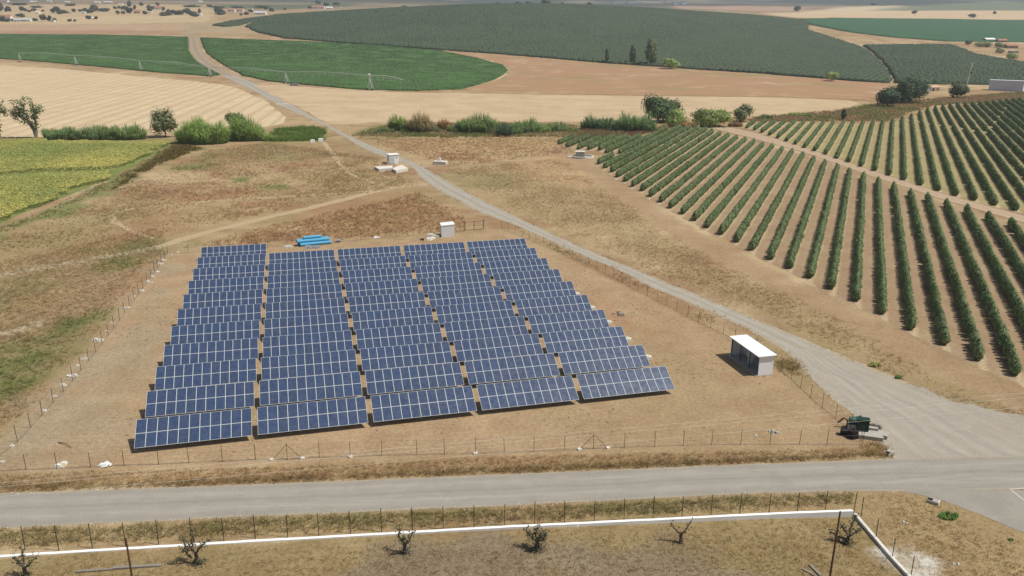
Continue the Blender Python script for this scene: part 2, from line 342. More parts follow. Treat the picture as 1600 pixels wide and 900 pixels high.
# (pixels, colour, softness m, strength, breakup)
REG = [
 ([(-400,760),(-400,380),(0,360),(270,300),(270,390),(-20,722)], (.33,.225,.125), 6, .8, .35),
 ([(-400,520),(-400,700),(0,690),(130,550),(240,400),(180,395),(60,470)], (.36,.255,.165), 5, .6, .5),
 ([(0,640),(0,545),(60,520),(110,497),(150,490),(165,515),(120,570),(70,610)], GREEN, 2.5, .9, .55),
 ([(-300,640),(-300,560),(0,545),(0,640)], GREEN, 2.5, .8, .5),
 ([(10,440),(60,425),(60,450),(20,460)], (.17,.18,.06), 2, .7, .5),
 ([(130,420),(180,400),(220,402),(170,430)], (.18,.18,.06), 2, .8, .5),
 ([(120,395),(200,375),(250,372),(240,390)], (.2,.19,.07), 2.5, .7, .6),
 ([(285,262),(320,240),(345,245),(340,265)], GREEN, 3, .7, .5),
 ([(362,285),(375,272),(400,275),(402,292)], (.12,.17,.045), 2.5, .9, .4),
 ([(410,295),(430,270),(455,272),(440,290)], GREEN, 3, .8, .5),
 ([(415,348),(440,336),(462,340),(440,352)], GREEN, 2, .7, .5),
 ([(400,250),(430,225),(510,240),(500,262)], (.24,.21,.10), 5, .7, .5),
 ([(690,275),(720,270),(800,273),(830,285),(790,295),(740,292)], (.15,.165,.06), 3, .9, .45),
 ([(430,370),(470,320),(640,295),(740,335),(715,355),(600,370)], (.345,.22,.125), 6, .6, .5),
 ([(540,225),(560,215),(880,215),(880,235),(700,245)], (.42,.30,.17), 6, .6, .3),
 ([(320,300),(400,290),(400,320),(330,318)], (.36,.19,.11), 4, .6, .5),
 ([(-300,690),(-300,420),(0,418),(90,410),(200,380),(255,362),(255,395),(120,420),(60,500),(60,600),(0,680)], (.22,.205,.095), 5, .6, .6),
 ([(0,395),(60,360),(150,330),(220,300),(260,300),(200,345),(120,385),(20,412)], (.30,.25,.13), 5, .6, .5),
 # right meadow
 ([(690,262),(880,250),(1100,400),(1330,500),(1560,640),(1350,575),(1050,440),(800,330)], (.355,.27,.155), 3, .8, .35),
 ([(900,395),(1020,440),(1200,500),(1420,590),(1500,630),(1440,560),(1300,490),(1150,430),(1000,370)], (.305,.22,.125), 4, .6, .5),
 ([(880,330),(1000,390),(1080,440),(1180,500),(1050,440),(930,390)], (.50,.385,.25), 4, .5, .8),
 ([(760,245),(880,240),(960,290),(900,300)], (.46,.32,.19), 4, .7, .4),
 # headland along the young olive rows
 ([(860,226),(900,236),(930,262),(1000,308),(1100,368),(1180,408),(1300,465),(1420,530),(1600,612),(1700,660),(1700,700),(1600,645),(1420,575),(1330,520),(1180,440),(1060,375),(960,310),(910,265),(890,250)], (.365,.255,.16), 1.2, .9, .25),
 # verge above and below the road
 ([(-60,742),(800,712),(1347,700),(1400,714),(1200,725),(800,742),(-60,775)], (.345,.24,.135), 1, .9, .3),
 ([(-60,762),(400,748),(800,730),(1385,708),(1395,716),(1200,724),(800,741),(-60,773)], (.26,.175,.09), 1, .8, .4),
 ([(-80,826),(400,806),(800,789),(1200,770),(1345,768),(1420,768),(1600,833),(1700,900),(1420,900),(1335,800),(-80,872)], (.34,.25,.135), .7, .9, .3),
 ([(-80,830),(400,809),(800,792),(1200,773),(1335,771),(1335,780),(800,806),(400,826),(-80,850)], (.235,.195,.085), .7, .8, .4),
 ([(-80,872),(1335,798),(1430,905),(1430,960),(-80,960)], (.285,.215,.11), .5, .95, .2),
 ([(430,960),(480,890),(620,870),(830,860),(1100,870),(1250,900),(1250,960)], (.25,.20,.145), 2.5, .7, .6),
 ([(1375,862),(1420,858),(1470,895),(1480,930),(1420,930)], (.62,.60,.56), .7, .95, .55),
 (YARD, DIRT, .5, .95, .1),
 ([(30,700),(60,650),(200,480),(250,420),(285,420),(260,520),(190,690)], DGREY, 3, .7, .5),
 ([(980,520),(1100,560),(1250,640),(1200,690),(1000,690),(900,660)], (.35,.255,.15), 4, .7, .4),
 ([(850,430),(960,480),(1000,520),(950,500),(880,450)], (.36,.215,.125), 2, .6, .4),
 # stream belt
 ([(410,222),(430,200),(510,198),(508,222)], (.16,.19,.06), 2, .9, .25),
 ([(540,208),(600,195),(900,195),(900,212),(560,214)], (.19,.20,.075), 4, .9, .3),
 ([(880,218),(900,200),(1030,190),(1170,185),(1320,170),(1400,165),(1400,190),(1200,190),(1020,207)], (.30,.19,.10), 4, .8, .35),
 ([(1180,182),(1300,172),(1370,160),(1400,178),(1300,184)], (.16,.19,.06), 4, .8, .4),
 ([(1330,170),(1400,150),(1480,150),(1600,140),(1700,140),(1700,158),(1470,165),(1400,185)], (.33,.225,.115), 4, .8, .35),
 ([(-300,222),(0,216),(240,216),(290,222),(280,232),(0,224),(-300,235)], (.21,.19,.07), 2, .9, .3),
 ([(-300,430),(0,352),(50,332),(120,304),(180,276),(230,250),(275,222),(292,224),(240,262),(180,297),(100,335),(0,372),(-300,450)], (.18,.20,.075), 2.5, .9, .35),
 ([(160,300),(200,272),(270,228),(300,225),(320,232),(240,262),(190,292)], (.175,.14,.055), 2, .9, .3),
 # far fields
 ([(-300,8),(340,8),(335,26),(-300,22)], (.50,.38,.23), 20, .8, .2),
 ([(330,13),(330,7),(560,5),(560,9),(480,13),(440,15)], (.10,.125,.075), 20, .9, .1),
 ([(-300,27),(330,24),(330,34),(-300,36)], (.52,.40,.25), 10, .8, .2),
 ([(-300,36),(300,36),(300,47),(-300,47)], (.44,.31,.20), 5, .9, .3),
 ([(-300,46),(200,46),(300,52),(-300,53)], (.36,.215,.15), 4, .8, .4),
 ([(280,34),(390,36),(385,46),(290,52)], (.36,.29,.19), 6, .8, .4),
 ([(1050,10),(1150,9),(1260,12),(1260,17),(1180,17),(1060,13)], (.44,.29,.22), 20, .9, .1),
 ([(1230,20),(1320,11),(1420,8),(1425,13),(1400,20),(1320,22)], (.58,.46,.31), 15, .95, .1),
 ([(1360,17),(1430,9),(1700,3),(1700,16),(1480,16)], (.16,.20,.13), 15, .9, .2),
 ([(1190,20),(1430,17),(1700,17),(1700,30),(1500,31),(1240,27)], (.56,.43,.28), 8, .95, .15),
]
_REG = [(poly(p), np.array(c), s, a, b) for p, c, s, a, b in REG]
def tint(x, y):
    x = np.asarray(x, float); y = np.asarray(y, float)
    n1 = fbm(x, y, 45, 5); n2 = fbm(x+400, y-300, 16, 4); n3 = fbm(x-900, y+77, 6, 3)
    c = np.ones(x.shape+(3,))*np.array(STRAW)
    for (cc, lo, hi, n, s) in ((PALE, .5, .68, n1, .8), (RUST, .52, .66, n2, .75), (OLIVE, .57, .72, 1-n1*.6-n2*.4+.02, .5), ((.30,.20,.12), .52, .66, n3, .6)):
        k = (sstep(lo, hi, n)*s)[..., None]; c = c*(1-k)+np.array(cc)*k
    far = sstep(1700, 3200, y)[..., None]
    n5 = fbm(x, y*2.2, 700, 4)[..., None]
    c = c*(1-far) + far*(lambda q: np.array((.22, .20, .155))*q+np.array((.06, .078, .07))*(1-q))(sstep(.54, .62, n5))
    for P, col, soft, a, brk in _REG:
        m = soft*2+abs(brk)*30
        bb = (x > P[:, 0].min()-m) & (x < P[:, 0].max()+m) & (y > P[:, 1].min()-m) & (y < P[:, 1].max()+m)
        if not bb.any(): continue
        xs, ys = x[bb], y[bb]; d = sdf(P, xs, ys)
        d = d + (fbm(xs+31, ys-11, max(3, soft*3), 4)-.5)*soft*6*min(1, brk*2.5)
        k = a*(1-sstep(-soft, soft, d)); k = k*(1-brk*sstep(.42, .62, fbm(xs-70, ys+45, max(2.5, soft*2.2), 4)))
        cc = c[bb]; c[bb] = cc*(1-k[:, None])+col*k[:, None]
    return c*np.array([.985, .98, .955])

# ------------------------------------------------------------------ ground sheet
def axis(segs):
    out = []
    for a, b, s in segs: out += list(np.arange(a, b, s))
    return np.array(out+[segs[-1][1]])
gx = axis([(-6000,-2400,200),(-2400,-700,50),(-700,-300,10),(-300,-62,2),(-62,64,.6),(64,260,2),(260,620,8),(620,2400,50),(2400,6000,200)])
gy = axis([(-60,46,6),(46,132,.6),(132,330,1.4),(330,620,4),(620,2600,14),(2600,8600,90)])
X, Y = np.meshgrid(gx, gy); x = X.ravel(); y = Y.ravel()
nx, ny = len(gx), len(gy)
idx = np.arange(nx*ny).reshape(ny, nx)
F = np.stack([idx[:-1, :-1], idx[:-1, 1:], idx[1:, 1:], idx[1:, :-1]], -1).reshape(-1, 4)
go = link('ground', npmesh('ground', np.stack([x, y, height(x, y)], 1), F, M['ground'], tint(x, y), smooth=True)); tag(go, kind='structure')

# ------------------------------------------------------------------ sheets on the ground
def sheet(name, P, mat, lift, step, kind='structure', jit=0, crop=0, jscale=3.0, skirt=False, top=0.0, rough=0.0):
    """polygon P (world xy) laid on the terrain; ragged edge; crop>0 raises it as a canopy with a skirt"""
    P = np.asarray(P); B = []
    for a, b in zip(P, np.roll(P, -1, 0)):
        n = max(1, int(np.linalg.norm(b-a)/jscale))
        for k in range(n): B.append(a+(b-a)*k/n)
    B = np.array(B)
    if jit: 
        B = B + (np.stack([fbm(B[:, 0]*1.0+9, B[:, 1]*1.0, jscale*2.2, 3), fbm(B[:, 0]-50, B[:, 1]+20, jscale*2.2, 3)], 1)-.5)*2*jit*2
    x0, y0 = B.min(0); x1, y1 = B.max(0)
    gx = np.arange(x0, x1, step); gy = np.arange(y0, y1, step); Xg, Yg = np.meshgrid(gx, gy)
    q = np.stack([Xg.ravel(), Yg.ravel()], 1); q = q + np.random.default_rng(1).uniform(-.3, .3, q.shape)*step
    q = q[sdf(B, q[:, 0], q[:, 1]) < -step*.35]
    nb = len(B); A = np.concatenate([B, q]); c = A.mean(0)
    vs, es, fs, *_ = delaunay_2d_cdt([Vector(p-c) for p in A], [(i, (i+1) % nb) for i in range(nb)], [], 1, 1e-5)
    V = np.array([(v[0], v[1]) for v in vs])+c
    F = np.array([f for f in fs if len(f) == 3])
    a = V[F]; ar = (a[:, 1, 0]-a[:, 0, 0])*(a[:, 2, 1]-a[:, 0, 1])-(a[:, 1, 1]-a[:, 0, 1])*(a[:, 2, 0]-a[:, 0, 0])
    F[ar < 0] = F[ar < 0][:, ::-1]
    z = height(V[:, 0], V[:, 1])+lift
    if crop:
        r = np.random.default_rng(5); zt = z+crop*(.82+.36*r.random(len(V)))*np.clip(-sdf(B, V[:, 0], V[:, 1])/1.0+.75, .75, 1)
        from collections import Counter
        ed = Counter(); dirr = {}
        for f in F:
            for i in range(3):
                e = (f[i], f[(i+1) % 3]); k = tuple(sorted(e)); ed[k] += 1; dirr[k] = e
        V3 = np.column_stack([V, zt]); low = {}
        extra = []; FF = [tuple(f) for f in F]
        for k, nn in ed.items():
            if nn == 1:
                a_, b_ = dirr[k]
                for t in (a_, b_):
                    if t not in low: low[t] = len(V3)+len(extra); extra.append((V[t, 0], V[t, 1], z[t]-.05))
                FF += [(a_, low[a_], low[b_]), (a_, low[b_], b_)]
        V3 = np.concatenate([V3, np.array(extra)]) if extra else V3
        me = npmesh(name, V3, np.array(FF), mat)
    else:
        me = npmesh(name, np.column_stack([V, z]), F, mat)
    o = link(name, me); o['kind'] = kind
    return o
def resample(P, n):
    P = np.asarray(P, float); d = np.r_[0, np.cumsum(np.linalg.norm(np.diff(P, axis=0), axis=1))]; t = np.linspace(0, d[-1], n)
    return np.stack([np.interp(t, d, P[:, i]) for i in range(P.shape[1])], 1), t
def strip(name, Lp, Rp, mat, lift, ds=1.0, nu=9, jit=.12, kind='structure'):
    """road or track between two edge polylines (world xy)"""
    Lp = np.asarray(Lp); Rp = np.asarray(Rp)
    ln = max(np.linalg.norm(np.diff(Lp, axis=0), axis=1).sum(), np.linalg.norm(np.diff(Rp, axis=0), axis=1).sum()); n = int(ln/ds)+2
    if len(Lp) == len(Rp):                       # matched corner by corner
        C = (Lp+Rp)/2; d = np.r_[0, np.cumsum(np.linalg.norm(np.diff(C, axis=0), axis=1))]; t = np.linspace(0, d[-1], n)
        Lr = np.stack([np.interp(t, d, Lp[:, i]) for i in range(2)], 1); Rr = np.stack([np.interp(t, d, Rp[:, i]) for i in range(2)], 1)
    else: (Lr, t), (Rr, _) = resample(Lp, n), resample(Rp, n)
    k = np.hanning(9); k /= k.sum()
    for Q in (Lr, Rr):
        for i in range(2):
            s = np.convolve(np.pad(Q[:, i], 4, mode='reflect', reflect_type='odd'), k, mode='valid'); Q[:, i] = s
    r = np.random.default_rng(11); wd = (Rr-Lr)/np.linalg.norm(Rr-Lr, axis=1)[:, None]
    ja = (fbm(t*1.0, t*0+3, 2.5, 3)-.5)*4*jit; jb = (fbm(t*1.0, t*0+33, 2.5, 3)-.5)*4*jit
    Lr = Lr+wd*ja[:, None]; Rr = Rr+wd*jb[:, None]
    us = np.linspace(-1, 1, nu); V = (Lr[:, None]*(1-us[None, :, None])+Rr[:, None]*(1+us[None, :, None]))/2
    V = V.reshape(-1, 2); idx = np.arange(n*nu).reshape(n, nu)
    F = np.stack([idx[:-1, :-1], idx[:-1, 1:], idx[1:, 1:], idx[1:, :-1]], -1).reshape(-1, 4)
    z = height(V[:, 0], V[:, 1])+lift
    a = V[F[0]]; 
    if (a[1, 0]-a[0, 0])*(a[2, 1]-a[0, 1])-(a[1, 1]-a[0, 1])*(a[2, 0]-a[0, 0]) < 0: F = F[:, ::-1]
    me = npmesh(name, np.column_stack([V, z]), F, mat)
    at = me.attributes.new('uv_strip', 'FLOAT_VECTOR', 'POINT'); at.data.foreach_set('vector', np.column_stack([np.tile(us, n), np.repeat(t, nu), np.zeros(n*nu)]).astype(np.float32).ravel())
    o = link(name, me); o['kind'] = kind; return o
px = lambda L: [G(*p)[:2] for p in L]
def smooth_path(P, it=2):
    P = np.asarray(P)
    for _ in range(it):
        Q = [P[0]]
        for a, b in zip(P, P[1:]): Q += [a*.75+b*.25, a*.25+b*.75]
        P = np.array(Q+[P[-1]])
    return P

# asphalt road
def cracks(m, amount=.35):
    nt = m.node_tree; b = nt.nodes['Principled BSDF']; src = b.inputs['Base Color'].links[0].from_socket; p = wpos(nt)
    wv = N(nt, 'ShaderNodeVectorMath', operation='ADD'); nt.links.new(p, wv.inputs[0]); nz = N(nt, 'ShaderNodeTexNoise', Scale=.8, Detail=4); nt.links.new(p, nz.inputs['Vector']); nt.links.new(nz.outputs['Color'], wv.inputs[1])
    vo = N(nt, 'ShaderNodeTexVoronoi', feature='DISTANCE_TO_EDGE', Scale=.28); nt.links.new(wv.outputs[0], vo.inputs['Vector'])
    k = mth(nt, 'MULTIPLY', mrange(nt, vo.outputs['Distance'], 0, .02, amount, 0), mrange(nt, noise(nt, p, .11, 3, .5), .45, .6, 0, 1))
    c = mixc(nt, k, src, (.11, .10, .085))
    st = noise(nt, p, .16, 5, .7, 1.5); c = mixc(nt, mrange(nt, st, .54, .7, 0, .4), c, (.235, .212, .18)); st2 = noise(nt, p, .45, 4, .6, .8); c = mixc(nt, mrange(nt, st2, .6, .74, 0, .35), c, (.36, .325, .275))
    nt.links.new(c, b.inputs['Base Color'])
M['asphalt'] = m_strip('worn_asphalt', (.300, .272, .232), (.272, .246, .208), [(-.5, .22, (.335, .305, .265), .8), (.42, .22, (.335, .305, .265), .8), (-.05, .14, (.225, .20, .17), .7), (.8, .18, (.25, .225, .19), .5), (-.82, .16, (.25, .225, .19), .5)], (.36, .29, .19), fray=.05)
cracks(M['asphalt'], .12)
tl = px([(0,771),(400,757),(800,740.5),(1200,724),(1400,717),(1600,712)]); bl = px([(0,826),(400,807),(800,790),(1200,770),(1336,768),(1420,768.5)])
ext = lambda a, b, k: a+(a-b)/np.linalg.norm(a-b)*k
tl = [ext(tl[0], tl[1], 60)]+tl+[ext(tl[-1], tl[-2], 90)]
bl2 = [ext(bl[0], bl[1], 60)]+bl[:-1]+[ext(bl[-2], bl[-3], 110)]
strip('asphalt_road', tl, bl2, M['asphalt'], .012, .5, 13, .07)
# side road joining at the right
M['asphalt_side'] = m_soil('side_road_asphalt', (.30, .275, .235), (.27, .245, .21), .3, 6, .2, fine=(.85, 1.15))
jn = px([(1400,762),(1345,768.5),(1420,769),(1470,781),(1530,803),(1600,834)]); jn = [np.array(p) for p in jn]
far = ext(jn[-1], jn[-2], 40)
sheet('side_road', np.array([jn[0]]+jn[2:]+[far, far+np.array([30, 10]), G(1700, 770)[:2]]), M['asphalt_side'], .016, 3, jit=.12, jscale=.8)
mk = MB()
def line_strip(a, b, wd, z):
    a = np.array(a); b = np.array(b); d = (b-a)/np.linalg.norm(b-a); n_ = np.array([-d[1], d[0]])*wd/2
    mk.add([(*(a-n_), z), (*(b-n_), z), (*(b+n_), z), (*(a+n_), z)], [(0, 1, 2, 3)])
a = G(1577,765)[:2]
line_strip(a, ext(G(1600,763)[:2], a, 6), .16, .024); line_strip(a+np.array([.1,-.12]), ext(G(1600,782.5)[:2], a, 5), .14, .0225)
M['marking'] = worn('worn_road_paint', (.52, .50, .46), .8, .25, 2)
tag(mk.build('road_marking', M['marking']), kind='structure')

cracks(M['asphalt_side'], .2)
# gravel track
M['gravel'] = m_strip('gravel_track', (.335, .300, .245), (.295, .258, .205), [(-.45, .3, (.39, .355, .30), .8), (.4, .3, (.39, .355, .30), .8), (0, .2, (.28, .24, .18), .6)], (.37, .28, .175), .5, 5, fray=.12)
tL = px([(287,52),(295,60),(296,77),(307,95),(332,110),(375,132),(400,144),(437,165),(510,197),(555,225),(585,240),(640,257),(662,282),(675,292),(712,312),(750,332),(800,350),(900,395),(975,425),(1017,450),(1075,472),(1150,505),(1200,532),(1240,556),(1275,600),(1310,632)])
tR = px([(301,52),(309,59),(316,80),(332,97),(373,120),(403,131),(450,160),(507,192),(565,222),(600,235),(628,245),(668,262),(684,274),(700,286),(750,311),(800,334),(850,361),(925,395),(1000,425),(1066,448),(1125,475),(1200,505),(1275,540),(1320,565),(1375,583),(1420,598)])
# match the edges by nearest arc length over three stretches
def matched(Lp, Rp, n=160):
    A, _ = resample(Lp, n); Bq = []
    Rd, _ = resample(Rp, 3000); j = 0
    for i, p in enumerate(A):
        d = np.linalg.norm(Rd-p, axis=1); d[:max(0, j-40)] = 1e9; j = max(j, int(np.argmin(d))) if i else 0
        Bq.append(Rd[j])
    Bq[-1] = np.array(Rp[-1]); Bq = np.array(Bq); k = np.hanning(15); k /= k.sum()
    for i in range(2): Bq[:, i] = np.convolve(np.pad(Bq[:, i], 7, mode='reflect', reflect_type='odd'), k, mode='valid')
    return A, Bq
tA, tB = matched(tL, tR, 200)
M['fartrack'] = m_strip('far_dirt_track', (.30, .23, .16), (.25, .185, .12), [(-.5, .35, (.40, .32, .23), .7), (.5, .35, (.40, .32, .23), .7)], (.33, .25, .15), .3, 3, fray=.2)
nf = int(np.argmin(np.abs(tA[:, 1]-G(350,118)[1])))
strip('gravel_track', tA[nf-1:], tB[nf-1:], M['gravel'], .010, .8, 11, .16)
strip('dirt_track', tA[:nf+1], tB[:nf+1], M['fartrack'], .03, 2.0, 7, .5)
M['apron'] = m_soil('gravel_apron', (.345, .305, .25), (.295, .262, .218), .22, 3.5, .3, [(R(117), 3.4, 0, (.38, .34, .28), .3, .35, .95)], extra=(.10, (.275, .255, .235), .47, .66, .6), fine=(.78, 1.22), sharp=(.36, .66))
ap = px([(1237,553),(1275,541),(1320,563),(1375,582),(1412,596),(1475,621),(1550,641),(1600,651),(1680,672)])
ap2 = px([(1700,716),(1600,717),(1400,721),(1396,706),(1385,690),(1372,672),(1352,655),(1320,634),(1292,610),(1262,580)])
sheet('gravel_apron', np.array(ap+ap2), M['apron'], .006, 1.2, jit=.5, jscale=.6)
def trail(name, pix, wd, mat, lift, ds=.8, jit=.1):
    C, t = resample(smooth_path(px(pix)), 60); d = np.gradient(C, axis=0); d /= np.linalg.norm(d, axis=1)[:, None]; n_ = np.stack([-d[:, 1], d[:, 0]], 1)*wd/2
    return strip(name, C+n_, C-n_, mat, lift, ds, 5, jit)
M['fan'] = m_strip('tyre_worn_gravel', (.335, .298, .242), (.29, .258, .215), [(-.62, .13, (.41, .37, .31), .5), (-.36, .12, (.40, .36, .30), .45), (-.1, .13, (.42, .38, .32), .5), (.16, .12, (.40, .36, .30), .45), (.42, .14, (.41, .37, .31), .45), (-.22, .07, (.25, .23, .21), .45), (.3, .08, (.25, .23, .21), .45), (-.75, .1, (.26, .24, .22), .5)], (.34, .295, .235), .35, 4.5, fray=.3)
strip('gravel_track', px([(1225,543),(1252,572),(1292,612),(1338,652),(1372,686),(1400,719)]), px([(1290,548),(1345,574),(1420,606),(1500,640),(1580,678),(1680,716)]), M['fan'], .011, .8, 25, .2)
# sandy side paths
M['sand'] = m_strip('sandy_path', (.425, .315, .195), (.375, .275, .165), [(-.45, .3, (.47, .355, .23), .6), (.45, .3, (.47, .355, .23), .6), (0, .25, (.34, .245, .14), .6)], (.375, .27, .16), .5, 4, fray=.45)
M['greypath'] = m_strip('grey_path', (.385, .315, .22), (.35, .275, .18), [(0, .5, (.41, .345, .255), .5)], (.35, .265, .16), .5, 4, fray=.45)
trail('dirt_path', [(668,288),(640,289),(600,296),(540,311),(480,326),(420,339),(350,356),(300,369),(250,385)], 2.6, M['sand'], .007, jit=.3)
trail('dirt_path', [(250,385),(200,395),(140,406),(80,417),(0,430),(-120,452)], 2.6, M['greypath'], .0075, jit=.4)
trail('dirt_path', [(600,296),(520,303),(430,308),(350,312),(260,320),(190,328),(172,334),(178,347),(205,362),(245,373)], 1.3, M['sand'], .0085, jit=.35)
trail('dirt_path', [(505,222),(520,240),(535,262),(560,280),(610,292)], 1.6, M['sand'], .0092, jit=.3)
trail('dirt_path', [(0,522),(40,515),(75,500)], 2.2, M['greypath'], .007, jit=.4)
# path between the two olive blocks
M['opath'] = m_strip('orchard_path', (.40, .295, .195), (.36, .255, .165), [(-.4, .35, (.45, .34, .235), .6), (.4, .35, (.45, .34, .235), .6)], (.22, .15, .085), .4, 3, fray=.2)
PB = [(1070,203),(1110,201),(1165,214),(1254,238),(1362,276),(1475,313),(1600,349),(1720,388)]          # lower side
PT = [(1070,199),(1130,196),(1175,205),(1262,231),(1368,267),(1478,303),(1600,336),(1720,372)]
strip('orchard_path', px(PT), px(PB), M['opath'], .016, 1.0, 7, .2)

# ------------------------------------------------------------------ far fields
stub_dir = R(97.5)
M['stubble'] = m_soil('stubble', (.57, .455, .295), (.50, .39, .25), .06, 1.2, .3, [(stub_dir, 7.6, 0, (.40, .285, .175), .85, .58, .92), (stub_dir+.02, 3.8, 1.9, (.45, .33, .21), .45, .6, .95), (stub_dir-.01, 17, 3, (.46, .335, .21), .35, .3, .9)], extra=(.03, (.46, .33, .2), .55, .72, .6))
M['stubble2'] = m_soil('mown_stubble', (.51, .39, .25), (.435, .32, .20), .05, 1.0, .3, [(R(176), 5.2, 0, (.40, .27, .16), .5, .5, 1)], extra=(.02, (.43, .30, .185), .5, .7, .6))
M['fallow'] = m_soil('fallow_field', (.345, .21, .122), (.44, .315, .195), .03, .8, .3, [(R(178), 9, 0, (.30, .17, .10), .35, .4, 1)], sharp=(.52, .68), extra=(.018, (.22, .215, .09), .55, .66, .8))
sheet('stubble_field', poly([(-420,92),(0,102),(100,108),(200,117.5),(300,127),(345,132),(372,138),(415,158),(447,182),(440,193),(410,199),(345,203),(240,206),(120,213),(0,215),(-420,222)]), M['stubble'], .05, 14, jit=1.2, jscale=5)
sheet('mown_field', poly([(398,133),(440,133),(560,142),(650,145),(720,146),(800,147.5),(1000,150),(1200,152),(1330,157),(1345,163),(1290,178),(1210,181),(1000,188),(870,191),(700,191),(590,191),(540,195),(512,194),(455,162)]), M['stubble2'], .05, 14, jit=1.2, jscale=5)
sheet('fallow_field', poly([(725,141),(780,124),(800,113),(795,104),(760,92),(700,81),(800,88),(940,100),(1100,107),(1250,117),(1390,131),(1395,150),(1340,156),(1200,151),(1000,149),(800,146.5)]), M['fallow'], .08, 14, jit=1.5, jscale=6)
M['crop'] = m_soil('irrigated_crop', (.082, .155, .046), (.070, .135, .041), .05, .5, .9, [(R(150), 9, 0, (.062, .105, .045), .3, .5, 1)], fine=(.5, 1.5), extra=(.012, (.07, .105, .042), .5, .7, .5))
M['crop2'] = m_soil('far_irrigated_crop', (.048, .112, .056), (.042, .098, .050), .02, .25, .6, [(R(5), 30, 0, (.07, .13, .06), .4, .5, 1)], fine=(.7, 1.3))
LUMPS = []
c1 = poly([(-420,49),(0,53.5),(150,54.5),(294,58),(294,77),(304,94),(325,107),(345,117),(330,119.5),(250,113.5),(150,104),(40,94.5),(0,92),(-420,78)])
o = sheet('irrigated_crop', c1, M['crop'], .05, 9, 'stuff', 1.0, crop=.7, jscale=5); tag(o, 'low dark green crop field at the left behind the striped stubble, crossed by the irrigation machine', 'crop field'); LUMPS.append((o, c1, R(100), 2.2, 2.2, .26, 2.2, 2.1, (.098, .180, .054), 'irrigated_crop', .6, .3))
c2 = poly([(313,59),(400,62.5),(500,66),(600,72),(690,80),(745,91),(785,102),(793,111),(775,124),(722,139.5),(650,142.5),(560,140),(480,133),(415,126.5),(380,118),(345,99),(322,82)])
o = sheet('irrigated_crop', c2, M['crop'], .05, 9, 'stuff', 1.0, crop=.7, jscale=5); tag(o, 'tongue-shaped dark green crop field right of the gravel track, rounded at its right end', 'crop field'); LUMPS.append((o, c2, R(160), 2.2, 2.2, .26, 2.2, 2.1, (.098, .180, .054), 'irrigated_crop', .6, .3))
c3 = poly([(1240,29.5),(1300,28),(1450,29.5),(1600,32),(1760,33),(1760,68),(1600,66),(1487,65),(1400,59),(1330,51),(1285,43),(1255,36)])
o = sheet('irrigated_crop', c3, M['crop2'], .15, 22, 'stuff', 2, crop=.9, jscale=10); tag(o, 'far green crop field at the upper right behind the ruined farm', 'crop field')
# big olive orchards that read as one mass
def m_orch(name, ang, per, c, c2):
    return m_soil(name, c, c2, .05, .42, 1.0, [(ang, per, 0, (.10, .095, .06), .3, .2, .85)], fine=(.3, 1.7), extra=(.01, tuple(k*.82 for k in c), .45, .65, .6))
M['orch'] = m_orch('olive_orchard', R(60), 7.5, (.072, .098, .054), (.060, .084, .047))
M['orch2'] = m_orch('olive_orchard_dark', R(118), 7.5, (.064, .092, .049), (.054, .078, .043))
big = [G(*p)[:2] for p in [(400,50),(445,60),(525,66.5),(650,75.5),(725,81),(800,86),(937,98),(1050,106),(1200,116),(1350,128),(1394,130),(1385,112),(1372,95),(1355,80),(1340,72.5),(1290,57),(1262,48)]]
big += [np.array(p) for p in [(500, 1480), (440, 1640), (200, 1720), (0, 1740), (-250, 1700), (-430, 1560)]] + [G(385,42)[:2]]
o = sheet('olive_orchard', np.array(big), M['orch'], .05, 11, 'stuff', 2, crop=1.9, jscale=5); tag(o, 'vast grey-green olive orchard covering the hill behind the poplars', 'orchard'); LUMPS.append((o, np.array(big), R(60), 3.6, 5.2, 2.5, 3.6, 3.6, (.086, .118, .064), 'olive_orchard', 0, .16))
sm = poly([(1402,130.5),(1450,131.5),(1525,132.5),(1600,133),(1780,136),(1780,118),(1600,99.5),(1527,87),(1487,71.5),(1400,71.5),(1349,72.5),(1362,80),(1380,97),(1393,113)])
o = sheet('olive_orchard', sm, M['orch2'], .05, 9, 'stuff', 2, crop=1.9, jscale=5); tag(o, 'smaller dark green olive orchard at the right below the ruined farm', 'orchard'); LUMPS.append((o, sm, R(118), 2.6, 4.4, 2.5, 2.8, 3.2, (.080, .114, .060), 'olive_orchard', 0, .16))
sl = poly([(333,40),(355,35),(400,28.5),(440,24),(442,26),(400,33),(372,40.5),(352,42)])
o = sheet('olive_orchard', sl, M['orch'], .05, 14, 'stuff', 2, crop=1.9, jscale=6); tag(o, 'narrow strip of olive orchard left of the big hill, beside a pale lane', 'orchard'); LUMPS.append((o, sl, R(60), 4, 5.2, 2.5, 3.8, 3.6, (.088, .118, .066), 'olive_orchard', 0, .16))

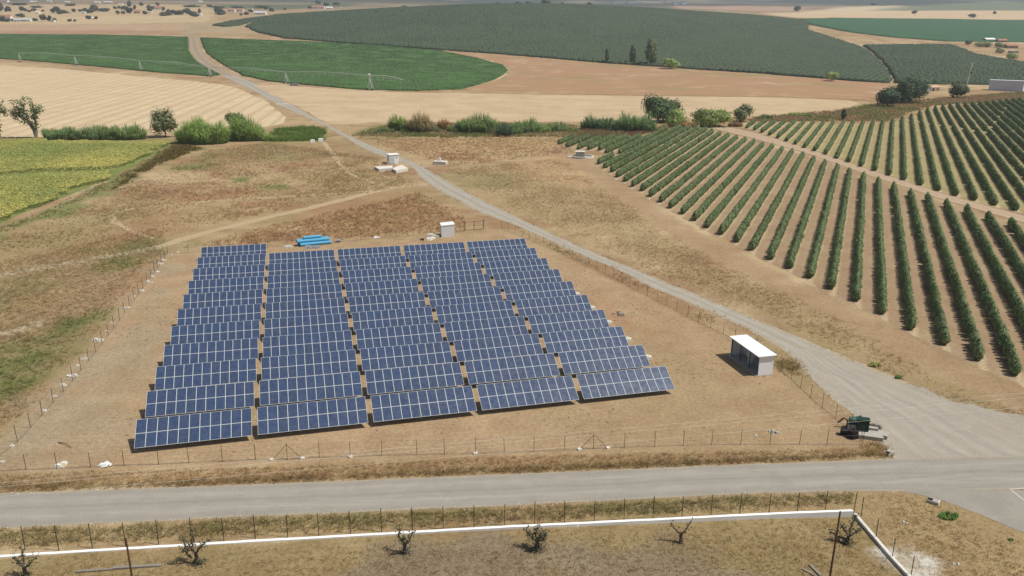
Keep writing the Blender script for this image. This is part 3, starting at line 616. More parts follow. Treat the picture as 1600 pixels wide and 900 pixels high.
def lumps(o, P, ang, dx, dy, h, wx, wy, col, name, lift=0.0, hv=.35):
    """row upon row of small rounded bushes merged into the sheet they stand on"""
    P = np.asarray(P); ca, sa = math.cos(ang), math.sin(ang); q = P@np.array([[ca, -sa], [sa, ca]]); x0, y0 = q.min(0); x1, y1 = q.max(0)
    U, W = np.meshgrid(np.arange(x0, x1, dx), np.arange(y0, y1, dy)); U = U.ravel(); W = W.ravel(); r = np.random.default_rng(2)
    U = U+r.normal(size=U.shape)*dx*.22; W = W+r.normal(size=W.shape)*dy*.07
    x = U*ca-W*sa; y = U*sa+W*ca; k = sdf(P, x, y) < -.6; k &= r.random(len(x)) > .04; x, y = x[k], y[k]; n = len(x)
    hh = h*(1-hv+2*hv*r.random(n))*(.85+.3*fbm(x, y, 40, 3)); z = height(x, y)+lift; c = np.array(col)*(.86+.28*r.random((n, 1)))*(.86+.28*fbm(x, y, 60, 3))[:, None]
    V = []
    for (sc_, zz) in ((1, 0), (1.08, .55), (.45, 1)):
        for (a_, b_) in ((-1, -1), (1, -1), (1, 1), (-1, 1)):
            uu = a_*wx/2*sc_*(.85+.3*r.random(n)); vv = b_*wy/2*sc_*(.85+.3*r.random(n)); V.append(np.stack([x+uu*ca-vv*sa, y+uu*sa+vv*ca, z+hh*zz], 1))
    V = np.stack(V, 1).reshape(-1, 3); f = []
    for l in range(2):
        for i in range(4): f.append((4*l+i, 4*l+(i+1) % 4, 4*l+4+(i+1) % 4, 4*l+4+i))
    f.append((8, 9, 10, 11)); F = (np.array(f)[None]+12*np.arange(n)[:, None, None]).reshape(-1, 4)
    t = link(name, npmesh(name, V, F, M['leaf'], np.repeat(c, 12, 0), smooth=True)); t['kind'] = 'stuff'; t['label'] = o['label']; t['category'] = o['category']
    return t
# ------------------------------------------------------------------ foliage builders
def quads(C, nrm, size, asp=1.0):
    """leaf quads centred at C facing roughly nrm"""
    n = len(C); nrm = nrm/(np.linalg.norm(nrm, axis=1)[:, None]+1e-9)
    r = rng.normal(size=(n, 3)); a = np.cross(nrm, r); a /= np.linalg.norm(a, axis=1)[:, None]+1e-9; b = np.cross(nrm, a)
    s = (np.ones(n)*size)[:, None]*(.7+.6*rng.random((n, 1)))/2
    a = a*s*asp; b = b*s
    V = np.stack([C-a-b*.6, C+a*.7-b, C+a+b*.6, C-a*.7+b], 1).reshape(-1, 3)
    return V, np.arange(4*n).reshape(n, 4)
def crown_arrays(lobes, n, size, col, colvar=.3, shell=.55, up=.25, core=.62):
    vol = np.array([l[3]*l[4]*l[5] for l in lobes])**.67; cnt = np.maximum(4, (n*vol/vol.sum()).astype(int)); Vs = []; Cs = []; Ns = []
    cen = np.average(np.array([l[:3] for l in lobes]), axis=0, weights=vol)
    for l, k in zip(lobes, cnt):
        d = rng.normal(size=(k, 3)); d /= np.linalg.norm(d, axis=1)[:, None]
        rr = shell+(1.08-shell)*rng.random(k)**.7
        rr *= .8+.4*vnoise(d[:, 0]*2.3+l[0]*3+50, d[:, 1]*2.3+d[:, 2]*1.7+l[2]*2+50)
        C = np.array(l[:3])+d*rr[:, None]*np.array(l[3:6])
        nn = d*.8+(C-cen)/(np.linalg.norm(C-cen, axis=1)[:, None]+1e-6)*.5+rng.normal(size=(k, 3))*.3+np.array([0, 0, up])
        V, _ = quads(C, nn, size); Vs.append(V)
        o = C-cen; o /= np.linalg.norm(o, axis=1)[:, None]+1e-6
        nq = d*.6+o*.5+np.array([0, 0, .25])+rng.normal(size=(k, 3))*.38; Ns.append(np.repeat(nq, 4, 0))
        lob = .82+.36*rng.random()
        cl = np.array(col)*(1-colvar/2+colvar*rng.random((k, 1)))*(1+.12*rng.normal(size=(k, 1)))*lob
        Cs.append(np.repeat(np.clip(cl, .005, .7), 4, 0))
        if core:
            # solid core added among the leaves against see-through, coloured darker as inner shade
            ks = 6; vs = []; ns = []
            for i in range(ks):
                for (t0, t1) in ((-1.2, -.4), (-.4, .4), (.4, 1.2)):
                    q = []
                    for (aa, tt) in ((i, t0), (i+1, t0), (i+1, t1), (i, t1)):
                        an = 6.2832*aa/ks; q.append((math.cos(an)*math.cos(tt), math.sin(an)*math.cos(tt), math.sin(tt)))
                    vs += q
            vs = np.array(vs); Vs.append(np.array(l[:3])+vs*core*np.array(l[3:6])); Ns.append(vs+np.array([0, 0, .2])); Cs.append(np.tile(np.array(col)*.75, (len(vs), 1)))
    V = np.concatenate(Vs); return V, np.arange(len(V)).reshape(-1, 4), np.concatenate(Cs), np.concatenate(Ns)
def lobeset(w, h, n, base=.15, seed=0, squash=.75):
    r = np.random.default_rng(seed); L = []
    for i in range(n):
        a = r.random()*6.28; q = math.sqrt(r.random())*.62; zz = base+(1-base)*(.25+.6*r.random()*(1-.45*q)); s = .28+.2*r.random()
        L.append((math.cos(a)*q*w/2, math.sin(a)*q*w/2, zz*h, s*w/2*1.25, s*w/2*1.25, min(s*h*squash, (1-zz)*h+.12*h)))
    L.append((0, 0, (base+.45*(1-base))*h, .34*w, .34*w, .3*h*(1-base*.3)))
    return L
def skeleton(mb, h, w, base, r0, seed, m=0, nl=5):
    r = np.random.default_rng(seed); top = h*max(base, .22)
    mb.tube([(0, 0, -.1), (.03*w*r.normal(), .03*w*r.normal(), top*.6), (.05*w*r.normal(), .05*w*r.normal(), top*1.25)], [r0*1.25, r0, r0*.7], 7, m)
    for i in range(nl):
        a = 6.28*(i+r.random()*.6)/nl; q = w*.32*(.6+.6*r.random())
        mb.tube([(0, 0, top*.9), (math.cos(a)*q*.4, math.sin(a)*q*.4, top+.2*h), (math.cos(a)*q, math.sin(a)*q, h*(.55+.3*r.random()))], [r0*.6, r0*.35, r0*.1], 5, m)
def tree(name, label, cat, bx, by, hp, wp, col, n, lobes=7, base=.15, seed=1, group=None, leaf=None, bark='bark', trunk=True, squash=.75, shell=.5):
    p = G(bx, by); s = ppm(p); h = hp/s*1.03; wd = wp/s
    sz = leaf if leaf else max(.16, min(1.3, 1.9/s))
    t = thing(name, p, label, cat, 0, group)
    V, F, C, Nn = crown_arrays(lobeset(wd, h, lobes, base, seed, squash), int(n*1.9), sz*1.12, tuple(k*2.15 for k in col), .45, shell)
    V[:, 2] = np.maximum(V[:, 2], .02)
    link('crown' if trunk else 'foliage', npmesh(name+'_crown', V, F, M['leaf'], C, nrm=Nn), t)
    mb = MB(); skeleton(mb, h, wd, base, max(.06, h*.028), seed); mb.build('trunk' if trunk else 'stem', M[bark], t)
    return t
def reeds_arrays(wd, dp, h, n, col, seed=0, colvar=.35, bw=.13):
    r = np.random.default_rng(seed); Vs = []; Cs = []
    a = r.random(n)*6.28; q = np.sqrt(r.random(n)); bx_ = np.cos(a)*q*wd/2; by_ = np.sin(a)*q*dp/2
    hh = h*(.72+.28*r.random(n))*np.sqrt(1-.72*q**2)*(.62+.6*vnoise(bx_*.5+30+seed*3.7, by_*.4+9))
    out = np.stack([np.cos(a)*q, np.sin(a)*q], 1)*.3+r.normal(size=(n, 2))*.07
    # stalk: two quads leaning outwards
    for (t0, t1, w0, w1) in ((0, .55, .6, .9), (.55, 1.0, .9, .15)):
        side = r.random(n)*6.28; sx = np.cos(side)*bw; sy = np.sin(side)*bw
        def P(t, k): return np.stack([bx_+out[:, 0]*hh*t**1.6*1.2, by_+out[:, 1]*hh*t**1.6*1.2, hh*t], 1)
        A = P(t0, 0); B = P(t1, 0); S = np.stack([sx, sy, sx*0], 1)
        Vs.append(np.stack([A-S*w0, A+S*w0, B+S*w1, B-S*w1], 1).reshape(-1, 3))
        cl = np.array(col)*(1-colvar/2+colvar*r.random((n, 1))); Cs.append(np.repeat(cl, 4, 0))
    # drooping leaves
    k = 8; t = .3+.7*r.random((n, k)); ang = a[:, None]+r.normal(size=(n, k))*.9; ll = h*.15*(.6+.8*r.random((n, k)))
    C0 = np.stack([bx_[:, None]+out[:, :1]*hh[:, None]*t**1.6*1.2, by_[:, None]+out[:, 1:]*hh[:, None]*t**1.6*1.2, hh[:, None]*t], -1).reshape(-1, 3)
    D = np.stack([np.cos(ang)*ll, np.sin(ang)*ll, ll*(.35*r.random((n, k))-.45)], -1).reshape(-1, 3)
    S = np.stack([-np.sin(ang), np.cos(ang), ang*0], -1).reshape(-1, 3)*bw*.8
    Vs.append(np.stack([C0-S*.5, C0+S*.5, C0+D+S*.25, C0+D-S*.25], 1).reshape(-1, 3))
    cl = np.array(col)*(1-colvar/2+colvar*r.random((n*k, 1))); cl = cl*np.where(r.random((n*k, 1)) < .12, 1.35, 1.0); Cs.append(np.repeat(cl, 4, 0))
    V = np.concatenate(Vs); Nn = np.column_stack([V[:, 0]/(wd/2), V[:, 1]/(dp/2), .25+.6*V[:, 2]/h]); Nn = Nn+r.normal(size=Nn.shape)*.35; Nn = np.repeat(Nn[::4], 4, 0)
    return V, np.arange(len(V)).reshape(-1, 4), np.concatenate(Cs), Nn
def reed(name, label, cat, bx, by, hp, wp, col, n, seed, group=None, dp=.55, bw=None):
    p = G(bx, by); s = ppm(p); h = hp/s*1.25; wd = wp/s*1.0; dp_ = min(wd*dp, 7)
    V, F, C, Nn = reeds_arrays(wd, dp_, h, int(n*.8), tuple(min(.55, k*2.7) for k in col), seed, bw=bw or max(.09, .62/s))
    o = link(name, npmesh(name, V, F, M['reed'], C, nrm=Nn), None, p+np.array([0, dp_*.3, 0])); return tag(o, label, cat, group)

# ------------------------------------------------------------------ grass tufts
def tufts(name, P, dens, h, label, colf=None, kind='stuff', nb=5, bw=.05, hv=.5, exclude=(), mod=None, spread=.16, cap=26000, cv=.35, gain=1.5, fade=3.0):
    P = np.asarray(P); x0, y0 = P.min(0); x1, y1 = P.max(0); n = int((x1-x0)*(y1-y0)*dens)
    n = min(n, 400000); x = rng.uniform(x0, x1, n); y = rng.uniform(y0, y1, n); sd_ = -sdf(P, x, y); k = rng.random(n)*fade < sd_+(fbm(x, y, 5, 3)-.5)*fade*1.6
    k &= sd_ > 0
    for E in exclude: k &= sdf(E, x, y) > .15
    if mod is not None: k &= rng.random(n) < mod(x, y)
    x, y = x[k], y[k]
    if len(x) > cap: x, y = x[:cap], y[:cap]
    n = len(x); c = tint(x, y) if colf is None else colf(x, y)
    z = height(x, y); hh = h*(1-hv+2*hv*rng.random(n))
    a = rng.random((n, nb))*6.28; lean = .35+rng.random((n, nb))*1.25; q = rng.random((n, nb))*spread
    bx_ = x[:, None]+np.cos(a)*q; by_ = y[:, None]+np.sin(a)*q; H = hh[:, None]*(.45+.5*rng.random((n, nb)))
    b = rng.random((n, nb))*6.28; sx = np.cos(b)*bw/2; sy = np.sin(b)*bw/2; Z = np.broadcast_to(z[:, None], a.shape)
    tx = bx_+np.cos(a)*lean*H; ty = by_+np.sin(a)*lean*H
    V = np.stack([np.stack([bx_-sx, by_-sy, Z], -1), np.stack([bx_+sx, by_+sy, Z], -1), np.stack([tx, ty, Z+H], -1)], 2).reshape(-1, 3)
    cl = c[:, None, :]*(1-cv/2+cv*rng.random((n, nb, 1)))*(1-.25*rng.random((n, 1, 1)))
    cl = np.repeat(cl.reshape(-1, 3), 3, 0)*gain
    Nn = np.stack([np.cos(a)*.45, np.sin(a)*.45, 1+0*a], -1)+rng.normal(size=a.shape+(3,))*.2; Nn = np.repeat(Nn.reshape(-1, 3), 3, 0)
    o = link(name, npmesh(name, V, np.arange(len(V)).reshape(-1, 3), M['grass'], cl, nrm=Nn)); tag(o, label, 'grass', None, kind); return o
if tA[0, 1] < tA[-1, 1]: pass
TRK = np.concatenate([tA, tB[::-1]]); APR = np.array(ap+ap2)
YARDW = poly(YARD)
lush = lambda x, y: tint(x, y)*np.array([.8, .86, .75])
dry = lambda x, y: tint(x, y)*np.array([1.02, .98, .92])
tufts('verge_grass', poly([(-60,742),(400,729),(800,713),(1347,700),(1392,709),(1200,723.5),(800,740),(400,756.5),(-60,772)]), 18, .26, 'dry brown verge grass between the solar fence and the far edge of the road', dry, bw=.05, fade=.5, cap=14000)
tufts('verge_grass', poly([(-60,760),(400,746),(800,729),(1375,707),(1392,713),(1200,723.5),(800,740),(400,756.5),(-60,772)]), 17, .42, 'taller olive-brown grass fringe along the far edge of the road', lush, bw=.06, fade=.5, cap=9000)
tufts('verge_grass', poly([(-60,829),(400,809),(800,792),(1200,772.5),(1336,770.5),(1336,790),(800,817),(400,838),(-60,862)]), 20, .36, 'dry olive verge grass between the road and the white wall', lush, bw=.06, fade=.5, cap=14000)
tufts('dry_grass', poly([(-60,876),(1335,804),(1420,905),(1420,950),(-60,950)]), 14, .16, 'short dry grass in the foreground yard below the white wall', dry, bw=.05, cap=16000)
tufts('dry_grass', poly([(1345,771),(1420,771),(1470,783),(1600,836),(1680,880),(1680,950),(1440,950),(1345,815)]), 12, .22, 'dry grass on the corner bank at the lower right beside the side road', dry, bw=.05, cap=9000)
tufts('dry_grass', poly([(-200,720),(-200,470),(0,405),(255,352),(262,395),(0,690)]), 7, .40, 'brown and green weeds left of the solar field fence', None, bw=.07, cap=44000, exclude=())
tufts('dry_grass', poly([(-200,410),(0,370),(230,275),(320,235),(420,222),(590,245),(640,265),(655,290),(560,305),(250,372),(0,400)]), 2.6, .5, 'mixed brown weeds in the rough meadow behind the solar field', lambda x, y: tint(x, y)*np.array([1.05, 1.05, 1.0]), bw=.11, cap=46000, exclude=(TRK,), mod=lambda x, y: .25+.75*sstep(.36, .6, fbm(x, y, 14, 3)))
tufts('dry_grass', poly([(265,390),(430,350),(655,300),(735,338),(720,362),(430,383)]), 3.0, .6, 'dense rusty weeds between the sandy path and the back fence', lambda x, y: tint(x, y)*np.array([1.0, .93, .85]), bw=.10, cap=16000, exclude=(TRK, YARDW))
tufts('dry_grass', poly([(690,265),(880,245),(940,290),(1100,395),(1330,505),(1560,640),(1420,597),(1200,500),(1000,423),(800,328)]), 4.5, .36, 'pale dry grass on the meadow between the gravel track and the olive rows', lambda x, y: tint(x, y)*np.array([1.08, 1.08, 1.05]), bw=.08, cap=44000, exclude=(TRK, APR), mod=lambda x, y: .25+.75*sstep(.34, .6, fbm(x, y, 9, 3)))
tufts('dry_grass', poly([(550,215),(880,215),(900,240),(700,262),(620,235)]), 1.2, .5, 'straw-coloured grass beyond the concrete pump cabin', dry, bw=.16, cap=9000, exclude=(TRK,))
tufts('dry_grass', poly([(800,355),(900,397),(1020,453),(1160,512),(1240,560),(1245,575),(1222,578),(1140,525),(1000,455),(850,384)]), 9, .42, 'strip of dry grass along the fence beside the gravel track', lush, bw=.08, cap=10000)
tufts('dry_grass', poly([(1205,560),(1240,556),(1262,590),(1245,600),(1215,578)]), 16, .75, 'clump of tall dry weeds behind the open shelter at the track bend', lambda x, y: np.ones((len(x), 3))*np.array([.29, .21, .10]), bw=.08)
tufts('dry_grass', poly([(1345,698),(1365,690),(1388,702),(1395,714),(1350,717)]), 40, .6, 'tall dry weeds around the concrete culvert by the road', lambda x, y: np.ones((len(x), 3))*np.array([.33, .23, .11]), bw=.06)
tufts('bare_yard_weeds', YARDW, .8, .12, 'sparse low weeds on the bare yard of the solar field', lambda x, y: tint(x, y)*np.array([.75, .78, .7]), bw=.10, cap=9000, mod=lambda x, y: sstep(.4, .65, fbm(x, y, 8, 3)))
tufts('ditch_weeds', poly([(165,300),(200,273),(270,230),(300,226),(318,232),(240,262),(195,292)]), 4, .9, 'dark olive-brown weeds along the ditch beside the yellow field', lambda x, y: np.ones((len(x), 3))*np.array([.15, .115, .04]), bw=.2, cap=9000)
tufts('ditch_weeds', poly([(-100,385),(0,352),(100,313),(180,276),(270,224),(285,226),(180,292),(100,328),(0,368),(-100,400)]), 2.5, .6, 'green weeds on the bank beside the yellow field', None, bw=.18, cap=8000)
gr = lambda c: (lambda x, y: np.where((fbm(x, y, 12, 3) > .5)[:, None], np.array(c[0]), np.array(c[1]))*np.ones((len(x), 1)))
tufts('stream_grass', poly([(412,222),(430,203),(470,199),(510,200),(510,220)]), 4, 1.5, 'bright green grass bank left of the gravel track at the stream', lambda x, y: np.ones((len(x), 3))*np.array([.135, .19, .045]), bw=.25, cap=9000, exclude=(TRK,), mod=lambda x, y: sstep(.3, .55, fbm(x, y, 7, 3)))
tufts('stream_grass', poly([(545,213),(600,196),(760,192),(905,196),(905,214),(700,216)]), 1.4, 1.1, 'green and straw-coloured grass along the stream right of the track', gr(((.16, .17, .06), (.30, .23, .12))), bw=.28, cap=9000, exclude=(TRK,))
tufts('stream_grass', poly([(880,222),(905,203),(960,203),(1025,203),(1060,196),(1030,206),(990,213)]), 2.2, 1.1, 'rusty brown grass above the top of the young olive rows', gr(((.22, .12, .065), (.20, .16, .08))), bw=.28, cap=9000)
tufts('stream_grass', poly([(1165,190),(1180,182),(1300,173),(1380,160),(1480,152),(1600,143),(1700,140),(1700,153),(1470,165),(1430,175),(1390,190),(1200,191)]), 1.0, 1.0, 'rusty and green grass between the upper olive block and the dark round trees', gr(((.16, .16, .06), (.24, .165, .085))), bw=.3, cap=9000)

for L_ in LUMPS: lumps(*L_)
# yellow sunflower field
YF = poly([(-260,224),(0,221),(120,222),(215,224),(262,222),(258,232),(214,258),(160,283),(100,308),(40,333),(0,349),(-260,415)])
M['yfloor'] = m_soil('sunflower_floor', (.19, .21, .07), (.15, .17, .055), .1, 1.5, .4)
sheet('sunflower_floor', YF, M['yfloor'], .03, 8, jit=.8, jscale=3)
n = 150000; x = rng.uniform(YF[:, 0].min(), YF[:, 0].max(), n*3); y = rng.uniform(YF[:, 1].min(), YF[:, 1].max(), n*3)
# a bare green lane splits the field in two
lane = line_d(np.array(px([(-260,305),(0,278),(80,271),(160,270),(215,262)])), x, y)
k = (sdf(YF, x, y)+(fbm(x, y, 8, 3)-.5)*10 < -.5) & ((lane > 4.5+2*(fbm(x, y, 10, 2)-.5)) | (rng.random(n*3) < .12)); x, y = x[k][:n], y[k][:n]
V, Fq = quads(np.stack([x, y, .8+.25*rng.random(len(x))+.2*fbm(x, y, 3, 2)], 1), rng.normal(size=(len(x), 3))*.3+np.array([.1, -.1, 1.2]), .27)
yy = (fbm(x, y, 30, 4)-.5)*2.0+rng.random(len(x))*.8+.1; C = np.where((yy > .42)[:, None], np.array((.56, .50, .15)), np.where((yy > .18)[:, None], np.array((.46, .44, .13)), np.array((.31, .34, .10))))*(.82+.36*rng.random((len(x), 1)))
tag(link('sunflower_crop', npmesh('sunflower_crop', V, Fq, M['leaf'], np.repeat(C, 4, 0), nrm=np.repeat(rng.normal(size=(len(C), 3))*.35+np.array([0, 0, 1]), 4, 0))), 'yellow flowering crop field at the left edge, split by a green lane', 'crop field', None, 'stuff')

# ------------------------------------------------------------------ olive hedges
ORD = ['first','second','third','fourth','fifth','sixth','seventh','eighth','ninth','tenth','eleventh','twelfth','thirteenth','fourteenth','fifteenth','sixteenth','seventeenth','eighteenth','nineteenth','twentieth']
def ordn(i):
    if i < 20: return ORD[i]
    t = {2: 'twenty', 3: 'thirty', 4: 'forty', 5: 'fifty'}[(i+1)//10]
    return {'twenty': 'twentieth', 'thirty': 'thirtieth', 'forty': 'fortieth', 'fifty': 'fiftieth'}[t] if (i+1) % 10 == 0 else t+'-'+ORD[(i+1) % 10-1]
def bush_proto(nleaf, size, seed):
    r = np.random.default_rng(seed); d = r.normal(size=(nleaf, 3)); d /= np.linalg.norm(d, axis=1)[:, None]
    rr = .72+.34*r.random(nleaf); rr *= .85+.3*vnoise(d[:, 0]*2+seed*7, d[:, 1]*2+d[:, 2]*2)
    C = d*rr[:, None]*np.array([.78, .84, .98])+np.array([0, 0, 1.06]); C[:, 2] = np.where(C[:, 2] < .22, .22+.3*r.random(nleaf), C[:, 2])
    C[:, :2] *= (1.10-.46*np.clip(C[:, 2:]-.95, 0, 1.1)); C[:, 2] = np.where(C[:, 2] > 1.2, C[:, 2]*1.1-.1, C[:, 2])
    V, _ = quads(C, d+r.normal(size=(nleaf, 3))*.3+np.array([0, 0, .3]), size)
    return V, np.repeat(d*np.array([1, 1, .9])+np.array([0, 0, .25])+r.normal(size=d.shape)*.33, 4, 0)
def core_proto(seed):
    r = np.random.default_rng(seed); vs = []; 
    for i, (z, q) in enumerate(((.10, .34), (.5, .62), (1.0, .64), (1.5, .44), (2.0, .14))):
        for k in range(7):
            a = 6.283*(k+.5*(i % 2))/7; s = q*(.85+.3*r.random()); vs.append((math.cos(a)*s, math.sin(a)*s*1.05, z*(.95+.1*r.random())))
    F = [(i*7+k, i*7+(k+1) % 7, (i+1)*7+(k+1) % 7, (i+1)*7+k) for i in range(4) for k in range(7)]
    F += [(28, 29, 30, 31), (28, 31, 32, 34), (34, 32, 33, 33)]
    vs = np.array(vs); return vs, np.array(F[:-1]), (vs-np.array([0, 0, .9]))*np.array([1.4, 1.4, .8])
_PB = {(q, s): bush_proto(*((120, .2, s) if q == 0 else (56, .3, s) if q == 1 else (28, .42, s))) for q in range(3) for s in range(5)}
_CP = [core_proto(s) for s in range(4)]
OLV = np.array((.20, .262, .112))
def hedge_row(name, a, b, label, cat, group, step=1.08, gap=None, colm=1.0, hs=1.0):
    L = np.linalg.norm(b-a); n = max(2, int(L/step)); d = (b-a)/L; Vs = []; Fs = []; Cs = []; Ns = []; off = 0
    hs0 = hs
    for i in range(n):
        t = (i+.5)*step
        if gap and gap[0] < t < gap[1]: continue
        if rng.random() < .012: continue
        p = a+d*t+rng.normal(size=2)*.07; X_, Y_ = p
        q = 0 if Y_ < 150 else 1 if Y_ < 260 else 2
        hs = hs0*(.88+.24*fbm(X_, Y_, 9, 3))*(.93+.14*rng.random())*1.0
        s = rng.integers(5); ang = rng.random()*6.28; ca, sa = math.cos(ang), math.sin(ang); z0 = hz(X_, Y_)
        W_ = .82+.12*rng.random()
        for (P, F_, P_n, dark) in ((_PB[(q, s)][0], None, _PB[(q, s)][1], 1.0), (*_CP[s % 4], .8)):  # second entry: core added to block light, its colour darkened as inner shade
            v = np.empty_like(P); v[:, 0] = (P[:, 0]*ca-P[:, 1]*sa)*W_+X_; v[:, 1] = (P[:, 0]*sa+P[:, 1]*ca)*W_+Y_; v[:, 2] = P[:, 2]*hs+z0
            Ns.append(np.stack([P_n[:, 0]*ca-P_n[:, 1]*sa, P_n[:, 0]*sa+P_n[:, 1]*ca, P_n[:, 2]], 1))
            f = np.arange(len(P)).reshape(-1, 4) if F_ is None else F_
            Vs.append(v); Fs.append(f+off); off += len(P)
            m_ = len(P)//4 if F_ is None else len(P)
            cl = OLV*colm*dark*(.78+.44*rng.random((m_, 1)))*(.9+.2*rng.random()); Cs.append(np.repeat(cl, 4, 0) if F_ is None else cl)
    if not Vs: return None
    o = link(name, npmesh(name, np.concatenate(Vs), np.concatenate(Fs), M['leaf'], np.concatenate(Cs), nrm=np.concatenate(Ns))); return tag(o, label, cat, group)
def isect(p, d, Pl):
    best = None
    for a, b in zip(Pl, Pl[1:]):
        e = b-a; den = d[0]*e[1]-d[1]*e[0]
        if abs(den) < 1e-9: continue
        t = ((a[0]-p[0])*e[1]-(a[1]-p[1])*e[0])/den; u = ((a[0]-p[0])*d[1]-(a[1]-p[1])*d[0])/den
        if -.001 <= u <= 1.001 and t > 2 and (best is None or t < best): best = t
    return best
S6 = 16/3
AL = [(860+a/S6, 170+b/S6) for a, b in [(65,300),(130,325),(225,340),(310,345),(400,350),(460,375)]]
AL += [(800+a/4, 225+b/4) for a, b in [(527,130),(570,155),(608,180),(653,212),(703,240),(750,272),(815,300),(863,335),(930,370),(988,408),(1065,445),(1143,487),(1212,530),(1312,575),(1400,622),(1500,675)]]
AL += [(1203,408),(1232,422),(1268,438),(1295,454),(1336,474),(1377.5,494),(1424,519),(1474,542.5),(1525,567.5),(1585,591)]
angA = R(67.5); dA = np.array([math.cos(angA), math.sin(angA)]); nA = np.array([math.sin(angA), -math.cos(angA)])
loA = [G(*p)[:2] for p in AL]
st = (loA[-1]-loA[12])/(len(loA)-13)
loA += [loA[-1]+st*(k+1) for k in range(9)]
topA = px([(880,218),(904,216),(942,216),(981,215),(1000,214),(1023,210),(1040,203),(1062,200),(1092,201),(1110,205),(1165,218),(1254,242),(1362,280),(1475,317),(1600,353),(1720,392),(1900,460)])
c_fit = np.polyfit(range(6, 32), [nA@loA[k] for k in range(6, 32)], 1)
for k, p in enumerate(loA):
    if k >= 6: p = p+nA*((np.polyval(c_fit, k))-nA@p)*.75
    t = isect(p-dA*1.0, dA, topA)
    if t is None: continue
    b = p+dA*(t-(5.0 if k >= 11 else 2.0))
    # keep what the picture can see
    sx, _, _ = proj(np.array([[*(p+dA*u), 1] for u in np.linspace(0, t, 30)]))
    if sx.min() > 1690: continue
    gap = (16, 24) if k == 6 else None
    lab = f'olive hedge in the front block, {ordn(k)} row counting from the far end by the stream' if k < 7 else f'olive hedge in the front block, {ordn(k-7)} row nearer the road after the round concrete tank'
    hedge_row('olive_hedge', p+dA*.6, b, lab, 'hedge', 'front block of olive hedges', gap=gap, colm=.95+.1*rng.random())
angB = R(66.0); dB = np.array([math.cos(angB), math.sin(angB)]); nB = np.array([math.sin(angB), -math.cos(angB)])
lowB = px([(1120,190),(1150,197),(1175,203),(1254,231),(1362,267),(1475,303),(1600,334),(1720,368),(1900,420)])+[np.array([420., 120.])]
upB = px([(1150,193),(1165,192),(1200,192),(1300,194),(1390,191),(1420,184),(1450,172),(1480,166),(1600,156),(1760,147),(1900,143)])
kk = 0
for k in range(-7, 46):
    c = 3.92*k-24.5
    base = nB*c
    def hit(Pl):
        out = []
        for a, b in zip(Pl, Pl[1:]):
            ca, cb = nB@a-c, nB@b-c
            if ca*cb <= 0 and ca != cb: out.append(dB@(a+(b-a)*ca/(ca-cb)))
        return out
    l, u = hit(lowB), hit(upB)
    if not l or not u: continue
    s0, s1 = min(l)+1.0, max(u)-1
    if s1-s0 < 4: continue
    ss = np.linspace(s0, s1, 80); P = base+dB*ss[:, None]; sx, _, _ = proj(np.column_stack([P, np.ones(80)])); ok = np.where(sx < 1670)[0]
    if len(ok) < 2: continue
    a, b = P[ok[0]], P[ok[-1]]
    hedge_row('olive_hedge', a, b, f'olive hedge in the rear block beyond the dirt path, {ordn(kk)} row from its left end', 'hedge', 'rear block of olive hedges', gap=((175, 180) if 4 < k < 22 else None), colm=.88+.1*rng.random(), hs=.98); kk += 1
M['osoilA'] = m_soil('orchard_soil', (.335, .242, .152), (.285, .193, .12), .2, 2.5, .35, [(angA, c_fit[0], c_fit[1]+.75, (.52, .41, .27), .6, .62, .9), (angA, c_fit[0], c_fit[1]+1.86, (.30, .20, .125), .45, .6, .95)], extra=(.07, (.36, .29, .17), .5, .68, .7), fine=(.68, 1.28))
M['osoilB'] = m_soil('orchard_grass', (.335, .285, .145), (.30, .23, .12), .12, 1.8, .35, [(angB, 3.92, -23.7, (.52, .42, .27), .65, .55, .85)], fine=(.7, 1.28))
oa = [p-dA*1.2 for p in loA[:6]]+[p-dA*1.5 for p in loA[6:]]
sheet('orchard_soil', np.array(oa+[np.array(p) for p in topA[::-1] if p[0] > 20]), M['osoilA'], .006, 3, jit=.5, jscale=1.5)
sheet('orchard_grass', np.array(list(lowB)+[np.array(p) for p in upB[::-1]]), M['osoilB'], .010, 6, jit=.6, jscale=2)

def stones(name, lines, n, spread, size, label):
    V = []; rr = np.random.default_rng(9); per = n//len(lines)
    for L_ in lines:
        P, _ = resample(L_, per); P = P+rr.normal(size=P.shape)*spread; V.append(P)
    P = np.concatenate(V); n = len(P); s_ = size*(.4+rr.random(n)**3*1.6); o = np.array([[-1, -1, 0], [1, -1, 0], [1, 1, 0], [-1, 1, 0], [-.6, -.6, .8], [.6, -.6, .8], [.6, .6, .8], [-.6, .6, .8]])
    W_ = P[:, None, :]+o[None, :, :2]*s_[:, None, None]*(.6+.8*rr.random((n, 8, 2))); Z = height(P[:, 0], P[:, 1])[:, None]+.01+o[None, :, 2]*s_[:, None]*(.5+.8*rr.random((n, 8)))
    Fb = np.array([(4,5,6,7),(0,1,5,4),(1,2,6,5),(2,3,7,6),(3,0,4,7)]); F_ = (Fb[None]+8*np.arange(n)[:, None, None]).reshape(-1, 4)
    c = np.array((.40, .36, .30))*(.6+.7*rr.random((n, 1)))
    tag(link(name, npmesh(name, np.concatenate([W_, Z[..., None]], 2).reshape(-1, 3), F_, M['stone'], np.repeat(c, 8, 0))), label, 'stones', None, 'stuff')
m_, nt_, b_ = newmat('loose_stone'); at_ = N(nt_, 'ShaderNodeAttribute', attribute_name='col'); nt_.links.new(at_.outputs['Color'], b_.inputs['Base Color']); b_.inputs['Roughness'].default_value = .95; M['stone'] = m_
stones('loose_stones', [tA[nf:], tB[nf:], tA[nf:], tB[nf:]], 4200, .35, .055, 'loose stones along both edges of the gravel track')
stones('loose_stones', [np.array(ap), np.array(ap2[3:])], 1500, .5, .038, 'loose stones scattered round the gravel apron at the junction')
